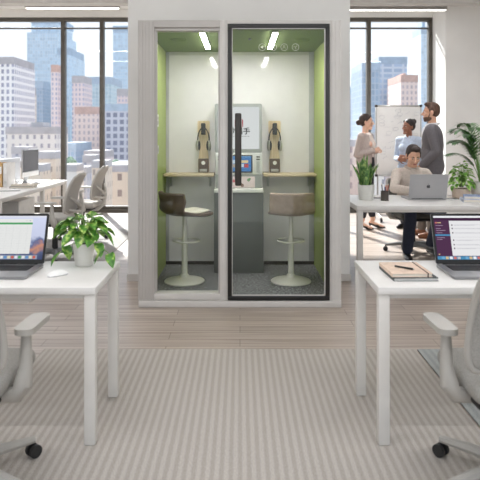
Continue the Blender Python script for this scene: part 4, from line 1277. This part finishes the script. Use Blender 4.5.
# ------------------------------------------------------------------ people
def V(*a): return Vector(a)
def hand(mb, w, d, n, thumb, curl=0.45, s=1.0):
    """Palm, four bent fingers and a thumb. d: along the hand, n: the way the palm faces, thumb: +1/-1 side."""
    d = d.normalized(); n = (n - d * n.dot(d)).normalized()
    sd = d.cross(n).normalized() * thumb
    for o in (-0.028, -0.010, 0.010, 0.027):
        mb.cap(w + d * 0.010 * s + sd * o * 0.6 * s, w + d * 0.085 * s + sd * o * s, 0.0135 * s, 0.0115 * s, 8)
    for o, L in ((0.031, 0.070), (0.0105, 0.079), (-0.0105, 0.073), (-0.030, 0.057)):
        p = w + d * 0.088 * s + sd * o * s
        dd = (d + sd * o * 2.2).normalized()
        a = 0.0
        for k, f in enumerate((0.45, 0.32, 0.23)):
            a += curl * (0.7, 1.0, 0.8)[k]
            q = p + (dd * math.cos(a) + n * math.sin(a)) * (L * f * s)
            mb.cap(p, q, (0.0088 - 0.0008 * k) * s, (0.0082 - 0.0009 * k) * s, 8)
            p = q
    p = w + d * 0.022 * s + sd * 0.026 * s
    q = p + (d * 0.62 + sd * 0.62 + n * 0.35).normalized() * 0.040 * s
    mb.cap(p, q, 0.0125 * s, 0.0100 * s, 8)
    mb.cap(q, q + (d * 0.85 + sd * 0.20 + n * 0.40).normalized() * 0.032 * s, 0.0098 * s, 0.0078 * s, 8)

def human(loc, rz, label, J, skin, hairc, clothes, scale=1.0, female=False, yaw=0.0, pitch=0.0, curl=0.45, bun=False, beard=False, short=True, lipc=(176, 104, 96), bunpos=None):
    r = empty('person', loc, rz, label, 'person')
    r.scale = (scale, scale, scale)
    sm = mat('skin', skin, 0.55, var=0.03, scale=20, Subsurface_Weight=0.05)
    hm = mat('hair_strands', hairc, 0.55, var=0.25, scale=60, stretch=(1, 1, 0.3))
    pel, ch, nk, hc = J['pelvis'], J['chest'], J['neck'], J['head']
    wd = 0.90 if female else 1.0
    up = (nk - pel).normalized()
    fw = V(0, -1, 0); fw = (fw - up * fw.dot(up)).normalized()
    lx = up.cross(fw)                      # sideways
    RT = Matrix((lx, -fw, up)).transposed()
    def torso(mb, f=0.0):
        mb.ell(pel, (0.160 * (1.0 if female else 1.0) + f, 0.112 + f, 0.125 + f), RT)
        mb.cap(pel, ch - up * 0.06, 0.105 * wd + f, 0.110 * wd + f, 16)
        mid = pel.lerp(ch, 0.5)
        mb.ell(mid, (0.135 * wd + f, 0.098 + f, 0.16 + f), RT)
        mb.ell(ch, (0.158 * wd + f, 0.108 + f, 0.190 + f), RT)
        if female:
            for sx in (-1, 1):
                mb.ell(ch + fw * 0.075 + lx * sx * 0.062 + up * 0.02, (0.055 + f, 0.05 + f, 0.055 + f), RT)
        for sx in ('l', 'r'):
            mb.cap(nk - up * 0.035, J['sh_' + sx], 0.052 + f * 0.8, 0.052 + f, 12)
            mb.cap(ch + up * 0.02, J['sh_' + sx] - up * 0.03, 0.085 + f, 0.048 + f, 12)
    def arm(mb, sx, f=0.0, to=1.0, r2=None):
        S, E, W_ = J['sh_' + sx], J['el_' + sx], J['wr_' + sx]
        k = 0.92 if female else 1.0
        mb.cap(S, E, 0.049 * k + f, 0.038 * k + f, 12)
        e = E.lerp(W_, to)
        mb.cap(E, E.lerp(W_, min(to, .35)), 0.039 * k + f, 0.038 * k + f, 12)
        mb.cap(E.lerp(W_, min(to, .35)), e, 0.038 * k + f, (0.027 + 0.010 * (1 - to)) * k + (f if r2 is None else r2), 12)
    def leg(mb, sx, f=0.0, to=1.0, f2=None):
        Hh, Kn, An = J['hip_' + sx], J['kn_' + sx], J['an_' + sx]
        f2 = f if f2 is None else f2
        mb.cap(Hh, Kn, 0.080 + f, 0.054 + f, 14)
        e = Kn.lerp(An, to)
        mb.cap(Kn, Kn.lerp(An, 0.35 * to), 0.053 + f, 0.052 + f, 14)
        mb.cap(Kn.lerp(An, 0.35 * to), e, 0.052 + f, 0.036 + f2, 14)
    def foot(mb, sx, f=0.0, heel=0.0):
        A, d = J['an_' + sx], J['ft_' + sx]
        h = V(A.x, A.y, A.z - 0.05)
        mb.cap(A, h - d * 0.03 - V(0, 0, .0), 0.034 + f, 0.030 + f, 10)
        mb.cap(h - d * 0.035, h + d * 0.09 - V(0, 0, heel), 0.030 + f, 0.032 + f, 10)
        mb.cap(h + d * 0.09 - V(0, 0, heel), h + d * 0.155 - V(0, 0, heel + 0.008), 0.031 + f, 0.020 + f, 10)
    HR = Euler((pitch, 0, yaw), 'XYZ').to_matrix()
    def hp(x, y, z): return hc + HR @ V(x, y, z)
    b = MB()
    torso(b)
    b.cap(nk - up * 0.03, hc + HR @ V(0, 0.018, -0.045), 0.056 * (0.9 if female else 1.0), 0.050 * (0.9 if female else 1.0), 12)
    for sx in 'lr':
        arm(b, sx); leg(b, sx); foot(b, sx, 0.0, J.get('heel', 0.0))
        hd, hn = J['hd_' + sx], J['hn_' + sx]
        th = 1 if sx == 'l' else -1
        if 'th_' + sx in J: th = J['th_' + sx]
        hand(b, J['wr_' + sx], hd, hn, th, curl, 0.95 if female else 1.05)
    hs = 0.95 if female else 1.0
    b.ell(hp(0, 0.012, 0.03), (0.075 * hs, 0.094, 0.090), HR)
    b.ell(hp(0, -0.022, -0.035), (0.060 * hs, 0.068, 0.078), HR)
    b.cap(hp(-0.018 * hs, -0.062, -0.094), hp(0.018 * hs, -0.062, -0.094), 0.022, 0.022, 10)
    b.cap(hp(0, -0.086, 0.012), hp(0, -0.106, -0.026), 0.009, 0.013, 8)
    b.ell(hp(0, -0.094, -0.031), (0.017, 0.012, 0.010), HR)
    b.cap(hp(-0.036, -0.073, 0.026), hp(0.036, -0.073, 0.026), 0.011, 0.011, 8)
    for sx in (-1, 1):
        b.ell(hp(sx * 0.042, -0.056, -0.025), (0.022, 0.020, 0.022), HR)
        b.ell(hp(sx * 0.077 * hs, 0.012, -0.008), (0.010, 0.021, 0.032), HR)
    b.ell(hp(0, -0.082, -0.062), (0.024, 0.010, 0.011), HR)
    body = b.build('body', sm, r, remesh=0.0045, relax=3)
    for sx in (-1, 1):
        e = MB().ell(hp(sx * 0.031, -0.0765, 0.006), (0.0115, 0.0085, 0.0065), HR)
        eo = e.build('eye', M['eye_white'], r)
        MB().ell(hp(sx * 0.031, -0.0825, 0.006), (0.0065, 0.004, 0.0065), HR).build('iris', M['iris'], eo)
        MB().tube([hp(sx * 0.014, -0.086, 0.024), hp(sx * 0.030, -0.084, 0.030), hp(sx * 0.047, -0.072, 0.026)], [0.0035, 0.0045, 0.002], 6).build('eyebrow', hm, r)
    lm = mat('lip', lipc, 0.5)
    MB().ell(hp(0, -0.091, -0.058), (0.021, 0.006, 0.005), HR).ell(hp(0, -0.090, -0.066), (0.018, 0.006, 0.005), HR).build('lips', lm, r)
    h = MB()
    h.ell(hp(0, 0.026, 0.050), (0.083 * hs, 0.094, 0.084), HR)
    if short:
        h.ell(hp(0, 0.045, 0.02), (0.080, 0.074, 0.085), HR)
        h.ell(hp(0.012, -0.030, 0.105), (0.055, 0.052, 0.030), HR)
        for sx in (-1, 1):
            h.cap(hp(sx * 0.074, -0.018, 0.045), hp(sx * 0.073, -0.012, 0.0), 0.010, 0.007, 8)
    else:
        h.ell(hp(0, 0.050, 0.015), (0.078, 0.072, 0.080), HR)
        for sx in (-1, 1):
            h.cap(hp(sx * 0.03, -0.055, 0.092), hp(sx * 0.077, 0.0, 0.02), 0.016, 0.012, 8)
    if bun:
        h.ell(hp(*(bunpos or (0, 0.122, 0.035))), (0.046, 0.045, 0.045), HR)
    h.build('hair', hm, r, remesh=0.006, relax=2)
    if beard:
        q = MB()
        q.ell(hp(0, -0.026, -0.076), (0.0625, 0.0675, 0.042), HR)
        q.cap(hp(-0.018, -0.064, -0.098), hp(0.018, -0.064, -0.098), 0.025, 0.025, 8)
        for sx in (-1, 1):
            q.cap(hp(sx * 0.071, -0.012, -0.01), hp(sx * 0.056, -0.03, -0.07), 0.006, 0.010, 8)
        q.build('beard', hm, r, remesh=0.006, relax=2)
    clothes(r, torso, arm, leg, foot, dict(pel=pel, ch=ch, nk=nk, hc=hc, up=up, fw=fw, lx=lx, RT=RT, J=J))
    return r
M['eye_white'] = mat('eye_white', (226, 220, 214), 0.3)
M['iris'] = mat('dark_iris', (40, 28, 22), 0.2)

def collar(r, g, m, rad=0.066, name='shirt_collar'):
    c = MB()
    n, up = g['nk'], g['up']
    R = g['RT']
    pts = []
    for k in range(15):
        a = -PI / 2 + 0.35 + (2 * PI - 0.70) * k / 14
        pts.append(n + up * (0.012 + 0.018 * (0.5 + 0.5 * math.sin(a))) + R @ V(rad * math.cos(a), rad * 0.95 * math.sin(a), 0))
    c.tube(pts, 0.016, 8)
    for sx in (-1, 1):
        c.tube([n + up * 0.005 + R @ V(sx * 0.025, -rad * 0.98, 0), n - up * 0.045 + R @ V(sx * 0.055, -rad * 1.25, 0)], [0.015, 0.006], 6)
    return c.build(name, m, r)

def standing(shw=0.175):
    J = dict(pelvis=V(0, 0, 0.955), chest=V(0, 0, 1.245), neck=V(0, 0.012, 1.425), head=V(0, -0.012, 1.598))
    for s, sx in (('l', 1), ('r', -1)):
        J['sh_' + s] = V(sx * shw, 0.008, 1.385)
        J['hip_' + s] = V(sx * 0.085, 0, 0.90)
        J['kn_' + s] = V(sx * 0.09, -0.012, 0.485)
        J['an_' + s] = V(sx * 0.095, 0.02, 0.085)
        J['ft_' + s] = V(sx * 0.12, -1, 0).normalized()
    return J

# --- the woman in the taupe blazer
M['blazer_taupe'] = mat('taupe_blazer', (178, 165, 159), 0.85, var=0.05, scale=60, bump=0.1)
M['navy'] = mat('black_trousers', (40, 40, 46), 0.85, var=0.06, scale=60)
M['shirt_white'] = mat('cream_blouse', (232, 222, 214), 0.8, var=0.03)
M['shoe_black'] = mat('black_leather', (24, 23, 24), 0.3)
J = standing(0.160)
J.update(el_l=V(0.205, 0.065, 1.11), wr_l=V(0.075, -0.15, 1.165), hd_l=V(-0.75, -0.5, 0.15), hn_l=V(-0.7, 0.2, 0.5),
         el_r=V(-0.205, 0.065, 1.11), wr_r=V(-0.070, -0.165, 1.175), hd_r=V(0.75, -0.55, 0.25), hn_r=V(0.7, 0.1, -0.6))
J['an_l'] = V(0.10, 0.03, 0.13); J['an_r'] = V(-0.09, 0.02, 0.13)
J['an_l'].y -= 0.10
J['heel'] = 0.045
def cl_w1(r, torso, arm, leg, foot, g):
    JJ = g['J']
    t = MB()
    t.ell(g['pel'], (0.172, 0.125, 0.14)); t.cap(g['pel'], g['pel'] + V(0, 0, .15), 0.13, 0.115, 16)
    for s in 'lr': leg(t, s, 0.014, 0.80, 0.018)
    t.build('trousers', M['navy'], r, remesh=0.008)
    b = MB()
    b.cap(V(0, -0.015, 1.08), V(0, -0.012, 1.34), 0.105, 0.102, 16); b.cap(V(0, 0, 1.36), V(0, 0.005, 1.40), 0.075, 0.062, 14)
    b.ell(V(0, -0.035, 1.26), (0.072, 0.108, 0.15))
    b.build('blouse', M['shirt_white'], r, remesh=0.008)
    z = MB()
    # jacket built of two front halves, so that the blouse shows between its lapels
    for sx in (-1, 1):
        z.ell(V(sx * 0.070, 0.012, 1.24), (0.112, 0.120, 0.20))
        z.ell(V(sx * 0.062, 0.010, 1.02), (0.118, 0.128, 0.20))
        z.ell(V(sx * 0.075, 0.008, 0.90), (0.120, 0.135, 0.12))
        z.cap(V(sx * 0.06, 0.03, 1.385), JJ['sh_' + ('l' if sx > 0 else 'r')], 0.055, 0.062, 12)
        z.cap(V(sx * 0.050, -0.108, 1.08), V(sx * 0.060, -0.06, 1.395), 0.016, 0.018, 8)
    z.ell(V(0, 0.03, 1.20), (0.13, 0.105, 0.22))
    for s in 'lr': arm(z, s, 0.014, 0.90, 0.016)
    z.build('blazer', M['blazer_taupe'], r, remesh=0.008)
    for s in 'lr':
        f = MB()
        A, d = JJ['an_' + s], JJ['ft_' + s]
        hz = V(A.x, A.y, 0.0)
        f.cap(hz + V(0, 0, 0.075) - d * 0.035, hz + V(0, 0, 0.030) + d * 0.09, 0.030, 0.034, 10)
        f.cap(hz + V(0, 0, 0.026) + d * 0.09, hz + V(0, 0, 0.018) + d * 0.185, 0.032, 0.012, 10)
        f.cap(hz + V(0, 0, 0.008) - d * 0.045, hz + V(0, 0, 0.07) - d * 0.045, 0.008, 0.02, 8)
        f.build('shoe', M['shoe_black'], r, remesh=0.006)
human((1.90, 9.05, 0.0), math.radians(56), 'standing woman in a taupe blazer and black trousers, hair in a low bun, hands clasped', J, (222, 180, 156), (52, 36, 30), cl_w1, scale=1.0, curl=0.9, female=True, yaw=0.35, bun=True, short=False, bunpos=(0, 0.118, -0.005))

# --- the woman in the light blue shirt
M['shirt_blue'] = mat('light_blue_shirt', (188, 202, 222), 0.8, var=0.05, scale=40)
M['slate'] = mat('slate_trousers', (70, 72, 82), 0.85, var=0.05)
J = standing(0.160)
J.update(el_l=V(0.215, 0.02, 1.10), wr_l=V(0.06, -0.175, 1.12), hd_l=V(-0.9, -0.35, 0.15), hn_l=V(-0.2, 0.8, -0.3),
         el_r=V(-0.215, 0.02, 1.10), wr_r=V(-0.05, -0.20, 1.085), hd_r=V(0.9, -0.35, 0.10), hn_r=V(0.2, 0.8, -0.3))
def cl_w2(r, torso, arm, leg, foot, g):
    JJ = g['J']
    t = MB()
    t.ell(g['pel'], (0.172, 0.125, 0.14))
    for s in 'lr': leg(t, s, 0.014, 0.95, 0.02)
    t.build('trousers', M['slate'], r, remesh=0.008)
    z = MB()
    torso(z, 0.014)
    z.ell(V(0, 0, 0.97), (0.182, 0.135, 0.12))
    for s in 'lr': arm(z, s, 0.013, 0.72, 0.016)
    z.build('shirt', M['shirt_blue'], r, remesh=0.008)
    collar(r, g, mat('pale_collar', (206, 216, 230), 0.8), 0.064)
    for s in 'lr':
        f = MB(); foot(f, s, 0.008); f.build('shoe', M['shoe_black'], r, remesh=0.006)
human((2.535, 9.02, 0.0), math.radians(-42), 'standing woman in a light blue shirt with folded arms and a high bun', J, (146, 100, 78), (30, 24, 24), cl_w2, scale=0.955, female=True, yaw=-0.42, bun=True, short=False, bunpos=(0, 0.105, 0.085), lipc=(120, 66, 58))

# --- the standing man in the grey blazer
M['blazer_grey'] = mat('charcoal_grey_blazer', (104, 101, 105), 0.85, var=0.06, scale=70, bump=0.1)
M['trouser_grey'] = mat('stone_trousers', (120, 112, 106), 0.85, var=0.05)
M['shoe_brown'] = mat('brown_leather', (116, 72, 48), 0.35, var=0.06)
J = standing(0.205)
J.update(el_l=V(0.255, 0.075, 1.105), wr_l=V(0.225, -0.10, 0.935), hd_l=V(-0.15, -0.55, -0.8), hn_l=V(-0.9, 0, 0.1),
         el_r=V(-0.25, 0.05, 1.105), wr_r=V(-0.10, -0.17, 1.05), hd_r=V(0.6, -0.75, 0.1), hn_r=V(0.4, 0.5, -0.4))
J['an_r'] = V(-0.12, -0.14, 0.085); J['kn_r'] = V(-0.10, -0.075, 0.485)
def cl_m1(r, torso, arm, leg, foot, g):
    JJ = g['J']
    t = MB()
    t.ell(g['pel'], (0.175, 0.13, 0.14))
    for s in 'lr': leg(t, s, 0.018, 0.90, 0.03)
    t.build('trousers', M['trouser_grey'], r, remesh=0.008)
    b = MB()
    b.cap(V(0, -0.015, 1.05), V(0, -0.015, 1.34), 0.112, 0.110, 16); b.cap(V(0, 0, 1.36), V(0, 0.006, 1.42), 0.08, 0.066, 14)
    b.build('shirt', M['white_shirt'], r, remesh=0.008)
    z = MB()
    for sx in (-1, 1):
        z.ell(V(sx * 0.080, 0.014, 1.25), (0.125, 0.128, 0.205))
        z.ell(V(sx * 0.068, 0.010, 1.02), (0.128, 0.135, 0.22))
        z.cap(V(sx * 0.075, 0.010, 1.0), V(sx * 0.082, 0.005, 0.84), 0.125, 0.128, 14)
        z.cap(V(sx * 0.06, 0.03, 1.395), JJ['sh_' + ('l' if sx > 0 else 'r')], 0.058, 0.066, 12)
        z.cap(V(sx * 0.045, -0.120, 1.06), V(sx * 0.066, -0.06, 1.405), 0.017, 0.019, 8)
    z.ell(V(0, 0.035, 1.18), (0.15, 0.115, 0.24)); z.ell(V(0, 0.04, 0.92), (0.15, 0.12, 0.16))
    for s in 'lr': arm(z, s, 0.018, 0.95, 0.018)
    z.build('blazer', M['blazer_grey'], r, remesh=0.008)
    collar(r, g, M['white_shirt'], 0.080)
    for s in 'lr':
        f = MB(); foot(f, s, 0.011)
        A, d = JJ['an_' + s], JJ['ft_' + s]
        f.cap(V(A.x, A.y, 0.015) - d * 0.04, V(A.x, A.y, 0.015) + d * 0.16, 0.016, 0.016, 8)
        f.build('shoe', M['shoe_brown'], r, remesh=0.006)
M['white_shirt'] = mat('white_cotton_shirt', (232, 232, 234), 0.8, var=0.02)
human((2.635, 8.25, 0.0), math.radians(-112), 'standing bearded man in a charcoal grey blazer with brown shoes, one hand at his pocket', J, (212, 166, 140), (82, 58, 44), cl_m1, scale=1.075, yaw=0.12, beard=True)

# --- the seated man in the beige shirt
M['shirt_beige'] = mat('beige_shirt', (206, 194, 184), 0.85, var=0.04, scale=50, bump=0.06)
M['jeans'] = mat('navy_jeans', (46, 52, 70), 0.85, var=0.08, scale=60)
J = dict(pelvis=V(0, 0.02, 0.612), chest=V(0, -0.055, 0.86), neck=V(0, -0.085, 1.015), head=V(0, -0.150, 1.170))
for s, sx in (('l', 1), ('r', -1)):
    J['sh_' + s] = V(sx * 0.168, -0.075, 0.962)
    J['el_' + s] = V(sx * 0.262, -0.255, 0.805)
    J['wr_' + s] = V(sx * 0.115, -0.505, 0.800)
    J['hd_' + s] = V(-sx * 0.25, -0.95, -0.12)
    J['hn_' + s] = V(0, 0.05, -1)
    J['th_' + s] = 1 if s == 'l' else -1
    J['hip_' + s] = V(sx * 0.09, 0.0, 0.595)
    J['kn_' + s] = V(sx * 0.125, -0.43, 0.575)
J['an_r'] = V(-0.135, -0.335, 0.095); J['ft_r'] = V(-0.1, -1, 0).normalized()
J['an_l'] = V(0.27, 0.03, 0.095); J['ft_l'] = V(0.1, -1, 0).normalized()
J['kn_l'] = V(0.215, -0.42, 0.575)
def cl_m2(r, torso, arm, leg, foot, g):
    JJ = g['J']
    t = MB()
    t.ell(g['pel'], (0.178, 0.135, 0.125))
    for s in 'lr': leg(t, s, 0.016, 0.93, 0.025)
    t.build('trousers', M['jeans'], r, remesh=0.008)
    z = MB()
    torso(z, 0.015)
    for s in 'lr': arm(z, s, 0.013, 0.93, 0.013)
    z.build('shirt', M['shirt_beige'], r, remesh=0.007)
    collar(r, g, mat('beige_collar', (190, 176, 166), 0.8), 0.068)
    for s in 'lr':
        f = MB(); foot(f, s, 0.010)
        f.build('shoe', M['shoe_black'], r, remesh=0.006)
human((2.00, 7.10, 0.0), math.radians(3), 'seated man in a beige shirt and navy jeans looking down at a silver laptop', J, (218, 172, 146), (44, 32, 27), cl_m2, scale=1.0, yaw=-0.03, pitch=0.42, curl=0.35)
# ------------------------------------------------------------------ sky, sun, camera
w = bpy.data.worlds.new('sky')
SC.world = w
w.use_nodes = True
nt = w.node_tree
nt.nodes.clear()
tc = nt.nodes.new('ShaderNodeTexCoord')
sp = nt.nodes.new('ShaderNodeSeparateXYZ')
nt.links.new(tc.outputs['Generated'], sp.inputs[0])
rp = nt.nodes.new('ShaderNodeValToRGB')
e = rp.color_ramp.elements
e[0].position = 0.0; e[0].color = lin((246, 246, 246))
e[1].position = 0.45; e[1].color = lin((206, 224, 246))
m_ = e.new(0.10); m_.color = lin((240, 244, 250))
nt.links.new(sp.outputs[2], rp.inputs['Fac'])
bg = nt.nodes.new('ShaderNodeBackground')
bg.inputs['Strength'].default_value = 0.60
nt.links.new(rp.outputs[0], bg.inputs['Color'])
wo = nt.nodes.new('ShaderNodeOutputWorld')
nt.links.new(bg.outputs[0], wo.inputs[0])

sun = bpy.data.lights.new('sun', 'SUN')
sun.energy = 5.5
sun.angle = math.radians(1.2)
sun.color = (1.0, 0.97, 0.93)
so_ = bpy.data.objects.new('sun', sun)
C.objects.link(so_)
so_.rotation_euler = Vector((0.30, -0.80, -0.68)).to_track_quat('-Z', 'Y').to_euler()

cam = bpy.data.cameras.new('camera')
cam.sensor_width = 36.0
cam.lens = 45.0
cam.shift_y = -0.225
cam.clip_start = 0.05
cam.clip_end = 1000
cam.dof.use_dof = True
cam.dof.focus_distance = 4.6
cam.dof.aperture_fstop = 4.2
co = bpy.data.objects.new('camera', cam)
C.objects.link(co)
co.location = (0, 0, 1.45)
co.rotation_euler = (PI / 2, 0, 0)
SC.camera = co
SC.view_settings.view_transform = 'Standard'
SC.view_settings.look = 'None'
SC.view_settings.gamma = 1.0
SC.view_settings.use_curve_mapping = False
SC.view_settings.exposure = 1.15
SC.cycles.use_denoising = True
SC.cycles.max_bounces = 10
SC.cycles.diffuse_bounces = 6
SC.cycles.transparent_max_bounces = 24
SC.cycles.caustics_reflective = False
SC.cycles.sample_clamp_indirect = 4.0
